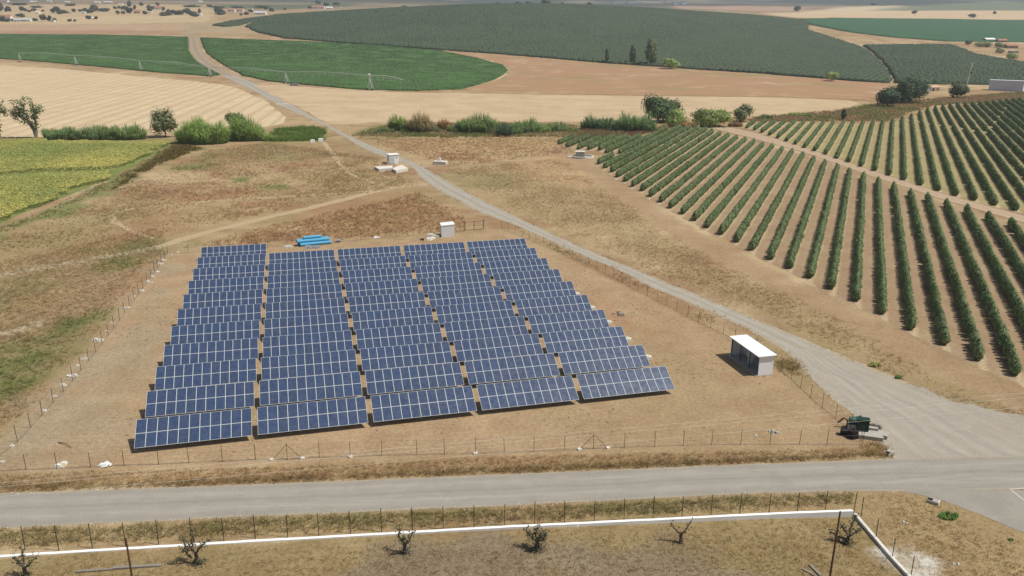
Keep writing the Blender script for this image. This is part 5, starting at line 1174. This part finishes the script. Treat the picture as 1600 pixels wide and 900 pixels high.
pruned(42,902,40, [[(0,0),(-1,10),(-2,18)], [(-2,17),(-10,22,.2),(-18,30,.3)], [(-2,17),(8,22,-.2),(14,30,-.2),(20,36,.1)], [(-2,18),(-3,28,.3),(-4,42,.3)]], 'pruned olive tree with a pale trunk at the lower left edge', 260, 1)
pruned(311,881,60, [[(0,0),(-2,10),(-3,18)], [(-3,17),(-12,24,.3),(-16,30,.4)], [(-3,18),(4,26,-.2),(10,36,-.3),(20,40,.1)], [(-4,18),(-8,30,.2),(-6,45,.4),(-7,56,.3)], [(-5,24),(-15,36,-.3),(-18,46,-.2)], [(-10,10),(-20,16,.3),(-24,24,.2)]], 'pruned olive tree with several leafy limbs, second from the left in front of the wall', 420, 2)
pruned(634,864,40, [[(0,0),(-1,8),(-1,15)], [(-1,14),(-7,20,.2),(-9,28,.2),(-8,37,.3)], [(-1,14),(4,20,-.2),(8,29,-.1),(12,35,.1)], [(-1,15),(-3,24,-.3),(-2,33,-.3)]], 'slim pruned olive tree with two upright limbs, third from the left', 300, 3, (.10,.105,.06))
pruned(839,859,40, [[(0,0),(0,9),(-1,16)], [(-1,15),(-9,20,.2),(-15,28,.3)], [(-1,15),(8,19,-.2),(13,28,0)], [(-1,16),(-2,24,.4),(2,32,.4)], [(-1,16),(4,25,-.4),(6,33,-.3)]], 'pruned olive tree with a bushy grey-green head before the middle of the wall', 620, 4, (.12,.12,.075))
pruned(1064,848,40, [[(0,0),(0,8),(-1,15)], [(-1,14),(-8,20,.2),(-14,26,.2),(-15,32,.2)], [(-1,14),(4,22,-.2),(8,30,-.1),(13,37,.1)]], 'nearly bare black pruned olive tree forking in two before the right part of the wall', 60, 5, (.06,.06,.04), sucker=False)
pruned(1322,850,40, [[(0,0),(1,7),(2,12)], [(2,12),(10,20,-.1),(18,26,.1)], [(2,12),(-3,20,.3),(-8,26,.4)], [(2,12),(8,28,.5),(14,40,.6)], [(1,8),(-12,8,.5),(-20,14,.6)]], 'dark pruned olive tree in the wall corner behind the rusty pole', 330, 6, (.07,.075,.045))

# ------------------------------------------------------------------ trees and shrubs along the stream
DG = (.055, .075, .035); MG = (.095, .125, .045); LG = (.15, .19, .06); GG = (.115, .125, .06); RS = (.21, .13, .06)
# leaning two-stemmed tree and its neighbour at the left edge
def forked(bx, by, stems, label, seed, n=1500):
    p = G(bx, by); s = ppm(p); t = thing('forked_tree', p, label, 'tree'); mb = MB(); lobes = []
    for st1 in stems:
        P = [np.array([a/s, .6*math.sin(a), c/s]) for a, c in st1]; mb.tube(P, np.linspace(.55, .12, len(P)), 7)
        P = list(resample(np.array(P), 8)[0])
        for k, q in enumerate(P[2:]):
            for j in range(3): lobes.append((q[0]+rng.normal()*.75, q[1]+rng.normal()*.75, q[2]+rng.normal()*.8, .95, .95, 1.15))
    mb.build('trunk', M['barkpale'], t); V, F_, C, Nn = crown_arrays(lobes, int(n*.75), .5, tuple(k*2.3 for k in GG), .5, .3, core=0); V[:, 2] = np.maximum(V[:, 2], .05)
    link('crown', npmesh('forked_crown', V, F_, M['leaf'], C, nrm=Nn), t)
forked(57,216, [[(0,0),(-4,16),(-12,32),(-20,45),(-24,54)], [(-4,14),(-13,36),(-12,50),(-14,60)], [(-14,30),(-24,36),(-31,40)], [(0,0),(1,18),(3,36),(2,50),(1,58)], [(3,36),(8,46)]], 'leaning two-stemmed tree with open grey-green crowns at the edge of the striped stubble', 1, 2000)
forked(1,217, [[(0,0),(-2,20),(-4,40)], [(-2,38),(6,40),(13,46)], [(-4,38),(-14,48),(-18,56)], [(-3,40),(2,50),(4,56)]], 'tree with a dark trunk cut by the left edge of the picture', 2, 1100)
tree('olive_tree', 'round olive-green tree standing left of the tall reeds below the stubble', 'tree', 258, 214, 45, 42, GG, 1500, 9, .05, 3)
tree('broadleaf_tree', 'small round tree rising behind the tall reeds', 'tree', 370, 208, 30, 38, MG, 800, 6, .3, 4)
tree('broadleaf_tree', 'big round dark green tree beyond the top of the olive rows', 'tree', 1036, 190, 40, 63, (.062, .088, .036), 2600, 11, .06, 5, squash=.8)
tree('broadleaf_tree', 'feathery grey-green tree right of the bushy shrubs by the orchard path', 'tree', 1157, 190, 27, 34, GG, 900, 8, .1, 6)
tree('broadleaf_tree', 'large dark evergreen tree, the bigger of the two beside the rear olive block', 'tree', 1419, 161, 41, 57, (.042, .062, .032), 2400, 12, .05, 7, squash=.8)
tree('broadleaf_tree', 'smaller round dark evergreen tree, in front of the bigger one beside the rear olive block', 'tree', 1387, 167, 30, 41, (.045, .066, .034), 1700, 9, .06, 8, squash=.8)
tree('round_bush', 'dark round bush left of the utility pole above the rear olive block', 'bush', 1496, 153, 20, 29, (.05, .07, .033), 900, 7, .03, 9, trunk=False)
tree('cypress', 'thinnest and shortest of the three upright trees at the foot of the orchard hill', 'tree', 948.5, 98.5, 20, 6, DG, 240, 5, .02, 10, squash=1.1)
tree('poplar', 'slender dark poplar, middle of the three upright trees below the orchard hill', 'tree', 988, 100, 30, 11, (.07, .09, .042), 420, 7, .03, 11, squash=1.0)
tree('poplar', 'broadest and tallest of the three upright trees below the orchard hill', 'tree', 1016.5, 102, 40, 20, (.095, .115, .05), 800, 9, .05, 12, squash=.9)
tree('round_bush', 'light green round bush right of the tall poplars', 'bush', 1044, 107.5, 16, 32, LG, 420, 6, .02, 13, trunk=False)
tree('round_bush', 'light green bush alone at the foot of the orchard right of centre', 'bush', 1299, 126.5, 14, 25, LG, 320, 5, .02, 14, trunk=False)
tree('round_bush', 'small dark upright shrub in the green dip left of the rear olive block', 'bush', 1319, 187, 18, 9, DG, 200, 4, .02, 15, trunk=False)
tree('round_bush', 'lush light green shrub mass in front of the big round tree', 'bush', 1054, 197, 24, 42, LG, 900, 8, .02, 16, trunk=False)
tree('round_bush', 'broad yellow-green shrub mass at the start of the orchard path', 'bush', 1112, 197, 30, 72, (.135, .165, .05), 1900, 12, .02, 17, trunk=False)
reed('reed_clump', 'dense grey-green reed clump left of the big round tree', 'reeds', 992, 206, 27, 62, (.11, .15, .065), 700, 1)
reed('reed_clump', 'dark green reed clump at the left end of the reeds above the olive rows', 'reeds', 936, 203, 21, 54, (.075, .105, .05), 600, 2)
reed('reed_clump', 'tallest and broadest bright green reed clump below the striped stubble', 'reeds', 312, 225, 36, 72, (.145, .19, .06), 1500, 3)
reed('reed_clump', 'bright green reed clump right of the tallest clump, under the small round tree', 'reeds', 377, 220, 29, 64, (.135, .175, .058), 1100, 4)
reed('reed_clump', 'round green reed clump right of the leaning two-stemmed tree', 'reeds', 92, 219, 20, 50, (.115, .155, .065), 700, 5)
reed('reed_clump', 'low green reed clump, middle of the three along the yellow field', 'reeds', 147, 219, 19, 48, (.115, .15, .065), 600, 6)
reed('reed_clump', 'low green reed clump nearest the round olive-green tree', 'reeds', 198, 218, 21, 52, (.12, .155, .06), 700, 7)
reed('reed_clump', 'green reed clump right of the gravel track, first along the stream', 'reeds', 622, 206, 22, 26, (.14, .17, .06), 380, 8)
reed('dry_shrub', 'tall brownish shrub beside the first reeds along the stream', 'bush', 656, 207, 27, 40, (.17, .14, .075), 420, 9)
reed('dry_shrub', 'small rusty red shrub between the reeds along the stream', 'bush', 694, 204, 17, 18, RS, 220, 10)
reed('reed_clump', 'broad green reed clump with dark gaps in the middle of the stream belt', 'reeds', 746, 208, 25, 66, (.12, .155, .06), 800, 11)
reed('reed_clump', 'small dark bluish reed clump in front of the stream belt', 'reeds', 788, 213, 20, 22, (.06, .085, .05), 260, 12)
reed('reed_clump', 'green reed clump right of the dark bluish one along the stream', 'reeds', 824, 208, 20, 46, (.12, .16, .065), 560, 13)
reed('reed_clump', 'low green reeds at the right end of the stream belt before the olive rows', 'reeds', 868, 206, 14, 50, (.12, .155, .065), 420, 14)
reed('green_weed', 'small bright green weed clump on the dry bank at the lower right', 'weed', 1484, 811, 9, 28, (.075, .13, .035), 160, 15, bw=.05)
reed('green_weed', 'tiny green weed on the dry bank near the right edge', 'weed', 1580, 845, 4, 8, (.07, .12, .035), 50, 16, bw=.04)
reed('dry_shrub', 'dark dry shrub behind the concrete plinth by the junction', 'bush', 1366, 674, 11, 22, (.09, .07, .06), 160, 17, bw=.05)
reed('green_weed', 'green weed at the edge of the gravel apron below the olive rows', 'weed', 1368, 573, 8, 20, (.17, .16, .06), 120, 18, bw=.05)
reed('green_weed', 'dark green weed further down the edge of the gravel apron', 'weed', 1405, 592, 6, 10, (.09, .12, .045), 70, 19, bw=.05)
for i, (a, b, h, w_, c, lb) in enumerate(((583,210,9,26,GG,'low grey-green scrub nearest the track at the left end of the stream belt'), (604,208,11,22,MG,'low green scrub left of the first reed clump'), (638,207,12,22,LG,'low light green scrub between the first reeds and the brown shrub'), (676,207,12,24,GG,'low grey scrub right of the tall brown shrub'), (712,208,13,26,MG,'low green scrub left of the broad reed clump'), (770,209,15,26,GG,'grey-green scrub at the right end of the broad reed clump'), (802,211,12,22,MG,'low green scrub right of the dark bluish reeds'), (846,208,13,24,LG,'light green scrub left of the low reeds at the right end'), (890,207,9,30,MG,'low green scrub between the stream belt and the dark green reeds'), (966,206,14,24,GG,'grey scrub between the dark green reeds and the dense reed clump'), (1022,204,12,26,RS,'rusty scrub below the big round tree'), (1075,199,12,26,RS,'brown scrub between the light green shrub and the yellow-green shrubs'), (1150,198,9,22,(.16,.11,.06),'rusty low scrub right of the yellow-green shrubs'), (1195,186,7,26,MG,'low green scrub in the dip above the rear olive block'), (1250,181,6,34,LG,'low light green scrub along the dip above the rear olive block'), (115,219,10,22,GG,'low scrub between the first two reed clumps at the left'), (172,219,11,22,MG,'low scrub between the middle and right reed clumps at the left'), (344,223,18,22,MG,'green scrub filling the gap between the two tall reed clumps'), (416,220,12,24,LG,'light green scrub right of the tall reed clumps'))):
    reed('low_scrub', lb, 'bush', a, b, h*.8, w_, c, 240, 60+i)
# shrubs at the ruined farm
for a, b, h, w_, c, lb in ((1513,69.5,6,11,DG,'small dark bush left of the ruined farm'), (1535,73,9,30,(.17,.17,.07),'long olive bush in front of the ruined farm sheds'), (1563,74.5,9,18,(.17,.17,.07),'olive bush before the ruined stone house'), (1562,83,8,15,(.18,.18,.075),'small olive bush on the slope below the ruined farm'), (1583,93,9,22,LG,'light green bush at the foot of the ruined farm slope')):
    tree('round_bush', lb, 'bush', a, b, h, w_, c, 240, 5, .02, int(a), trunk=False)

# ------------------------------------------------------------------ far trees
FT = [(3,19,15,9),(14,18.5,8,10),(22,18.5,7,12),(34,18,7,7),(39,18,5,7),(46,19,3,5),(52,17,3.5,9),(62,20.5,3,4),(67,18,2.5,5),(83,20,6,7),(90,20,9,10),(93,22,4,7),(98,18,5,5),(115,19,5,6),(126,18,3,6),(135,18,5,9),(146,18,9,13),(155,17,6,10),
 (4,34,9,10),(13,33,4,5),(20,33,4,6),(32,27,5,15),(48,33,5,7),(56,33,5,7),(68,33.5,10,13),(77,33,7,8),(86,32,4,5),(92,33.5,6,7),(109,33.5,3,6),(116.5,33.5,3,5),(139,30,6,8),(150,30,4.5,5),
 (165,18,8,12),(180,14,4,6),(187,13.5,3.5,5),(184,22.5,5,7),(193,22,5,7),(191,11,9,10),(203,11,9,8),(203,21,9,10),(211,15,7,5),(221,9,5,7),(229,11,6,10),(234,15,6,9),(246,9,5,6),(228,22.5,5,9),(235,20,7,8),(243,19,6,8),(256,25,4,11),(256,17,5,6),(264,20,5,8),(270,21,5,8),(281,20,9,13),(290,20,7,8),(295,19,5,5),(305,26,5,14),(312,21,6,6),(319,22,4,5),
 (328,11,4,8),(340,20,10,10),(345,22,7,12),(350,22,5,6),(377,24,3,5),(386,23.5,5,8),(392,19,4,8),(415,15,3.5,6),(425,18,6,8),(445,15.5,3,3),(485,13,3,6),(497,6,5,8),
 (566,21,2.6,10),(590.5,20,3,14),(630.5,19.5,3.5,11),(632,12,3,10),(714,12,3,9),(1244,18,7,11),(1428,21.5,5,9),(1519,27.5,5,12),(1365,8,3,8),(1553,22,4,5),(526,8,4,12),(510,9,4,10)]
FT += [(20,18,5,22),(100,21,5,18),(140,20,5,22),(160,18,5,20),(195,15,5,16),(215,23,5,16),(240,14,4,22),(262,24,5,20),(280,23,6,18),(300,22,4,16),(320,25,3,14),(340,13,3,20),(372,13,3,24),(410,12,3,24),(345,23,4,14),(70,34,4,26),(10,34,6,14),(60,12,2.5,20),(110,9,3,16),(30,8,3,26),(275,12,3,24),(300,11,3,26)]
lab_far = {0: 'small dark tree among the farmhouses in the far upper left', 1: 'lone dark tree cluster on the great orchard hill', 2: 'small dark tree in the pale fields at the far upper right', 3: 'dark tree on the far plain near the red-roofed farm'}
grp_far = {0: 'far trees at the upper left', 1: 'dark trees on the orchard hill', 2: 'far trees at the upper right', 3: 'far trees behind the red-roofed farm'}
for i, (a, b, h, w_) in enumerate(FT):
    z = 2 if a > 1100 else 1 if a > 560 else 3 if a > 430 else 0
    p = G(a, b); s = ppm(p); hh, wd = h/s*1.08, w_/s*1.12
    if i % 5 == 2 and a < 330: continue
    V, F_, C, Nn = crown_arrays(lobeset(wd, hh, 5 if w_ < 2.5*h else 14, .05, i, .8), int(110+h*w_*1.6), max(.6, 1.9/s), (.085, .108, .064) if i % 4 else (.12, .13, .07), .4, .45); V[:, 2] = np.maximum(V[:, 2], -.3)
    o = link('far_tree', npmesh('far_tree', V, F_, M['leaf'], C, nrm=Nn), None, p); tag(o, lab_far[z], 'tree', grp_far[z])
for i, (a, b, h, w_, c, lb) in enumerate(((805,8.5,6,14,DG,'dark tree at the left of the row on the crest of the orchard hill'), (822,8.5,6,14,(.08,.1,.05),'mid-green tree, second of the row on the crest of the orchard hill'), (846,8.8,9,20,(.12,.15,.06),'tall light green poplars on the crest of the orchard hill'), (873,8.6,4,10,DG,'small dark tree right of the light green poplars on the crest'), (911,8.6,4.5,11,DG,'small dark tree standing alone on the crest of the orchard hill'), (776,9,5,8,(.11,.14,.06),'light green tree at the far left of the crest row'))):
    Yc = 1745; x_ = (a-800)/FOC*Yc; p = np.array([x_, Yc, hz(x_, Yc)]); s = ppm(p)
    # stand on the back edge of the crest; height measured from the ground there
    top_y = b-h; lo, hi = 1, 60
    for _ in range(40):
        m_ = (lo+hi)/2
        if proj(np.array([[p[0], p[1], p[2]+m_]]))[1][0] > top_y: lo = m_
        else: hi = m_
    V, F_, C, Nn = crown_arrays(lobeset(w_/s, lo, 6, .2, 40+i, .8), 420, 2.4, c, .4, .4)
    t = thing('crest_tree', p, lb, 'tree'); link('crown', npmesh('crest_crown', V, F_, M['leaf'], C, nrm=Nn), t)
    mb = MB(); skeleton(mb, lo, w_/s, .35, .5, i); mb.build('trunk', M['bark'], t)

# ------------------------------------------------------------------ far buildings
def house(bx, by, wp, hp, label, roof='tile', wall='plaster', dp=8, rz=0, name='farmhouse', gable=True, group=None, win=2, rh=.45):
    p = G(bx, by); s = ppm(p); wd, h = wp/s, hp/s*.95; t = thing(name, p, label, 'house' if name == 'farmhouse' else 'building', rz, group)
    hw = h*(1-rh) if gable else h*.93; e = wd/2
    m_ = MB()
    if gable: m_.add([(-e,0,-.5),(e,0,-.5),(e,dp,-.5),(-e,dp,-.5),(-e,0,hw),(e,0,hw),(e,dp,hw),(-e,dp,hw),(-e,dp/2,h*.97),(e,dp/2,h*.97)], [(0,1,5,4),(1,2,6,9,5),(2,3,7,6),(3,0,4,8,7)])
    else: m_.box((0, dp/2, hw/2), (wd, dp, hw))
    m_.build('wall', M[wall], t)
    m_ = MB(); o_ = min(.4, wd*.05)
    if gable:
        for s_, y0 in ((-1, -o_), (1, dp+o_)):
            sl = (h-hw)/(dp/2)
            m_.add([(-e-o_,y0,hw-o_*sl+.05),(e+o_,y0,hw-o_*sl+.05),(e+o_,dp/2,h+.05),(-e-o_,dp/2,h+.05),(-e-o_,y0,hw-o_*sl+.25),(e+o_,y0,hw-o_*sl+.25),(e+o_,dp/2,h+.25),(-e-o_,dp/2,h+.25)], [(0,3,2,1),(4,5,6,7),(0,1,5,4),(1,2,6,5),(2,3,7,6),(3,0,4,7)])
    else: m_.box((0, dp/2, hw+.15), (wd+2*o_, dp+2*o_, .3))
    m_.build('roof', M[roof], t)
    if win:
        for k in range(win):
            u = -e+wd*(k+.5)/win; MB().box((u, -.05, hw*.5), (min(1.4, wd*.14), .1, hw*.34)).build('window', M['dark'], t)
        MB().box((-e+wd*.33, -.06, hw*.33), (min(1.3, wd*.12), .12, hw*.66)).build('door', M['rust'], t)
    return t
house(5,33,22,10, 'white farmhouse with a pale hipped roof cut by the left edge', 'tile', dp=12)
house(26,33.5,11,4.5, 'low white house with grey roof, left half of the farmstead pair', 'greyroof', dp=10)
house(40,33.5,14,5, 'long low white barn right of the grey-roofed house at the far left', 'greyroof', dp=9, win=3)
house(82,34.5,6,3.5, 'tiny white hut among trees right of the far left farmstead', 'plaster', dp=5, win=1, gable=False)
house(130,21,6,3, 'small white house below dark trees at the far left', 'greyroof', dp=6, win=1)
house(146,30,3.5,3.5, 'tiny white pointed hut between two bushes on the straw field', 'plaster', dp=3, win=1)
house(6,3.5,10,4, 'white building with a red roof at the extreme upper left corner', 'tile', dp=15, win=0)
house(214,21,10,5.5, 'pinkish house with red roof among trees in the far upper left', 'tile', 'peach', dp=10)
house(223,21.5,2.5,3.5, 'narrow white outbuilding right of the pinkish house', 'plaster', dp=4, win=0, gable=False)
house(235,20.5,4,3, 'tiny white house among dark trees right of the pinkish house', 'greyroof', dp=6, win=1)
house(247,15,12,5.5, 'red-roofed house with a white gable behind the trees', 'tile', dp=10)
house(361,18.5,11,6, 'white gabled house with a terracotta roof left of centre top', 'tile', dp=10)
house(374,18,11,5, 'pale pink-roofed house right of the white gabled one', 'tile', dp=10)
house(392,16,5,2.5, 'small white shed roof above the orchard strip', 'plaster', dp=8, win=0)
house(406,23,18,5.5, 'long white farm building with grey roof at the tip of the orchard strip', 'greyroof', dp=12, win=3)
house(497,14,19,5.5, 'long red-roofed white farmhouse at the left shoulder of the orchard hill', 'tile', dp=12, win=4)
house(514,13.5,10,3, 'pale greenhouse right of the long red-roofed farmhouse', 'plaster', 'plaster', dp=10, win=0, name='greenhouse')
house(530,12.3,4,1.5, 'tiny white shed at the shoulder of the orchard hill', 'plaster', dp=8, win=0, gable=False)
for a, b, w_, h_, lb in ((76,3.2,7,2,'tiny white house of the far village, leftmost on the upper skyline'), (104,4,6,2,'tiny white house of the far village, second on the upper left skyline'), (151,5,8,2.4,'small white house below the blue hills, left of the tall dark tree'), (168,4.6,12,2.2,'long white hall below the blue hills, left of the tall dark tree'), (58,21,5,3,'small white house among bushes left of the tall field trees'), (188,8,6,2.2,'small white house right of the tall dark tree at the upper left'), (312,24,5,2.6,'white cottage at the right end of the left village'), (424,17.5,6,2.8,'small white house above the orchard strip tip')):
    house(a, b, w_, h_, lb, 'plaster', dp=10, win=0, name='far_house', rh=.35)
# white sheds and factory on the plain behind the crest
for a, b, w_, h_, lb in ((961,5.5,5,3,'small white shed on the far plain, left of the factory'), (987,5.5,13,3.5,'long white shed on the far plain, middle of three left of the factory'), (1006,5.8,12,2,'low white shed on the far plain, nearest the factory on its left'), (1047,4.5,16,2,'pale low hall forming the left wing of the far white factory'), (1058,7,11,4,'white middle hall of the far factory'), (1069,7,8,5,'tallest white block at the right end of the far factory'), (40,3,14,2.5,'white roofs of a far village at the upper left'), (300,2.5,20,2,'pale far hall under the blue hills at the upper left')):
    house(a, b, w_, h_, lb, 'plaster', dp=40, win=0, name='far_shed', gable=False)
# ruined farm
house(1548,64,17,4.5, 'long shed with a white sheet roof at the back of the ruined farm', 'plaster', 'stonewall', dp=7, win=2, name='farm_shed', rz=R(12))
house(1567,66,14,5, 'brown-roofed stone shed right of the white roofed one', 'tile', 'stonewall', dp=8, win=1, name='farm_shed')
house(1582,75.5,17,7, 'ruined stone house with a collapsed dark doorway and rusty roof', 'tile', 'stonewall', dp=9, win=1, name='ruined_house')
house(1585,83,13,3.5, 'low grey stone ruin in front of the ruined house', 'greyroof', 'concrete', dp=5, win=0, name='ruined_house', gable=False)
# long white shed at the right edge
pa, pb = G(1544,141), G(1597.5,143.5); rz, L = local(pa[:2], pb[:2]); s = ppm(pa); t = thing('long_shed', pa, 'long pale grey shed with white end wall at the right edge', 'building', rz); hh = 15/s*1.02
MB().box((L/2, 4, hh/2), (L, 8, hh)).build('wall', M['shedgrey'], t)
MB().box((L/2, 4, hh+.1), (L+.4, 8.4, .2)).build('roof', M['greyroof'], t)
MB().box((L+.06, 4, hh/2), (.12, 7.9, hh*.97)).build('end_wall', M['plaster'], t)
for k in range(1, 5): MB().box((L*k/5, -.05, hh*.5), (.18, .1, hh*.96)).build('pilaster', M['shedgrey'], t)
# hut with yellow side
p = G(1461,142.5); s = ppm(p); t = thing('yellow_hut', p, 'small peach-roofed hut with a yellow side and white doorway beside the big dark tree', 'hut'); wd = 13/s
MB().box((0, 2, 1.25), (wd, 4, 2.5)).build('wall', M['whitewash'], t); MB().box((wd*.32, 1.9, 1.3), (wd*.38, 4.2, 2.55)).build('side_bay', M['yellow'], t)
m_ = MB(); e = wd/2+.3; m_.add([(-e,-.4,2.55),(e,-.4,2.55),(e,4.5,2.7),(-e,4.5,2.7),(-e*.7,2,3.6),(e*.7,2,3.6)], [(0,1,5,4),(1,2,5),(2,3,4,5),(3,0,4),(0,3,2,1)]); m_.build('roof', M['peach'], t)
MB().box((-wd*.22, -.04, 1.0), (wd*.2, .08, 1.9)).build('door', M['dark'], t)
for a, b, w_, lb in ((1450,143,7,'white water tank left of the yellow-sided hut'), (1470,142,8,'white tarpaulined stack right of the yellow-sided hut')):
    p = G(a, b); s = ppm(p); wd = w_/s; o = MB().box((0, .8, .8), (wd, 1.6, 1.6), 0, taper=.12).box((0, .8, 1.65), (wd*.5, .8, .12)).build('white_tank', M['paleconc'], None, p); tag(o, lb, 'tank')
# utility pole
p = G(1509,137); s = ppm(p); hh = 37/s; t = thing('utility_pole', p, 'pale concrete utility pole with a dark transformer, left of the long shed', 'utility pole')
MB().tube([(0, 0, -.3), (4/s*.5, 0, hh*.5), (4/s, 0, hh)], [.4, .34, .26], 8).build('pole', M['paleconc'], t)
MB().box((4/s, 0, hh*.97), (2.6, .22, .25)).box((4/s, 0, hh*.88), (1.6, .2, .2)).build('crossarm', M['paleconc'], t)
MB().box((4/s*.6+.7, 0, hh*.62), (1.1, .9, 1.3)).build('transformer', M['dark'], t)
for k in (-1.1, 0, 1.1): MB().tube([(4/s+k, 0, hh), (4/s+k, 0, hh+.45)], .1, 6).build('insulator', M['greyroof'], t)

# ------------------------------------------------------------------ centre-pivot irrigation machine
TW_ = [((31,97),(31,84)),((118,102.5),(119,88)),((219,110.5),(217,95.5)),((327,120),(325,106)),((447,131),(447,113.5)),((578,141),(581,119.5))]
bs = [G(*a) for a, _ in TW_]; t = thing('irrigation_machine', bs[0], 'long centre-pivot irrigation machine on wheeled towers across both dark green crop fields', 'irrigation machine'); o0 = bs[0]
tops = []
for (a, b), g in zip(TW_, bs):
    hgt = abs(b[1]-a[1])/ppm(g)*1.03; tops.append(g+np.array([0, 0, hgt]))
M['pipe'] = worn('galvanised_pipe', (.56, .60, .59), .5, .15, .5)
dirs = (bs[-1]-bs[0]); dirs = dirs/np.linalg.norm(dirs); cross = np.array([-dirs[1], dirs[0], 0])
for g, tp in zip(bs, tops):
    m_ = MB(); l = g-o0; u = tp-o0
    for s_ in (-1, 1):
        f0 = l+np.array([dirs[0], dirs[1], 0])*1.9*s_+cross*.0; m_.tube([f0+[0, 0, .7], u], .17, 5); m_.tube([f0+[0, 0, .7]+cross*1.6, u], .12, 5)
    m_.tube([l+dirs*1.9+[0, 0, .8], l-dirs*1.9+[0, 0, .8]], .1, 5); tow_ = m_.build('tower', M['pipe'], t)
    for s_ in (-1, 1):
        c = l+dirs*1.9*s_+[0, 0, .6]; MB().tube([c-cross*.18, c+cross*.18], .6, 12).build('wheel', M['black'], tow_)
pts = list(tops)+[tops[-1]+(tops[-1]-tops[-2])*.36+[0, 0, -1.6]]
for a, b in zip(pts, pts[1:]):
    a, b = a-o0, b-o0; K = 12; L = [a+(b-a)*k/K+np.array([0, 0, 1.1*math.sin(math.pi*k/K)]) for k in range(K+1)]
    MB().tube(L, .17, 6).build('span_pipe', M['pipe'], t)
    tr = MB(); lowr = [q-[0, 0, 1.3*math.sin(math.pi*k/K)] for k, q in enumerate(L)]
    tr.tube(lowr, .04, 4)
    for k in range(1, K): tr.tube([L[k], lowr[k]], .04, 4)
    tr.build('truss', M['pipe'], t)
    for k in range(1, K, 2): MB().tube([L[k], L[k]-[0, 0, 2.6]], .045, 4).tube([L[k]-[0, 0, 2.6], L[k]-[0, 0, 2.9]], .1, 5).build('drop_hose', M['pipe'], t)
q = tops[-1]-o0; MB().box(q+np.array([0, 0, .8]), (1.4, 1.0, 1.1)).build('control_box', M['whitewash'], t)
# generator by the field edge and white slabs on the track
p = G(461,134); t_ = MB().box((0, 0, .9), (4.2, 1.8, 1.6)).box((-2.9, 0, .7), (1.2, 1.4, 1.2)).tube([(.8, 0, 1.7), (.8, 0, 2.3)], .15, 6).build('field_generator', M['galv'], None, p); tag(t_, 'grey generator trailer parked at the edge of the green crop below the irrigation machine', 'generator')
for a, b, lb in ((441,163,'pale culvert slab across the gravel track between the stubble fields'), (311,97.5,'small pale slab at the left edge of the track in the crop'), (289,79,'pale slab in the crop left of the far track')):
    o = MB().box((0, 0, .06), (6.5, 1.6, .2)).box((0, .9, .2), (6.5, .2, .3)).build('culvert_slab', M['paleconc'], None, G(a, b), (0, 0, R(10))); tag(o, lb, 'slab')

# ------------------------------------------------------------------ overhead lines
for (a, b, lb) in (((940,672),(1600,614),'highest of the thin pale overhead wires crossing the junction at the right'), ((940,678.5),(1600,621),'second of the thin pale overhead wires crossing the junction'), ((925,695),(1600,636),'lowest of the thin pale overhead wires crossing above the front fence')):
    A1, B1 = Gz(*a, 9.0), Gz(*b, 9.0); v = B1-A1; A1 = A1-v*1.6; B1 = B1+v*1.2
    L = [A1+(B1-A1)*k/24+np.array([0, 0, 0.0]) for k in range(25)]
    o = MB().tube(L, .0085, 5).build('overhead_wire', M['paleconc']); tag(o, lb, 'cable')
# ------------------------------------------------------------------ the air
hm = bpy.data.materials.new('haze'); hm.use_nodes = True; nt = hm.node_tree; nt.nodes.remove(nt.nodes['Principled BSDF'])
pv = N(nt, 'ShaderNodeVolumePrincipled', Density=HAZE, Anisotropy=.2); pv.inputs['Color'].default_value = (.86, .92, 1, 1)
nt.links.new(pv.outputs[0], nt.nodes['Material Output'].inputs['Volume'])
hz_ = MB().box((0, 4250, 349), (12400, 8900, 702)).build('haze', hm); hz_['kind'] = 'stuff'; hz_['label'] = 'thin summer haze over the whole plain'; hz_['category'] = 'haze'
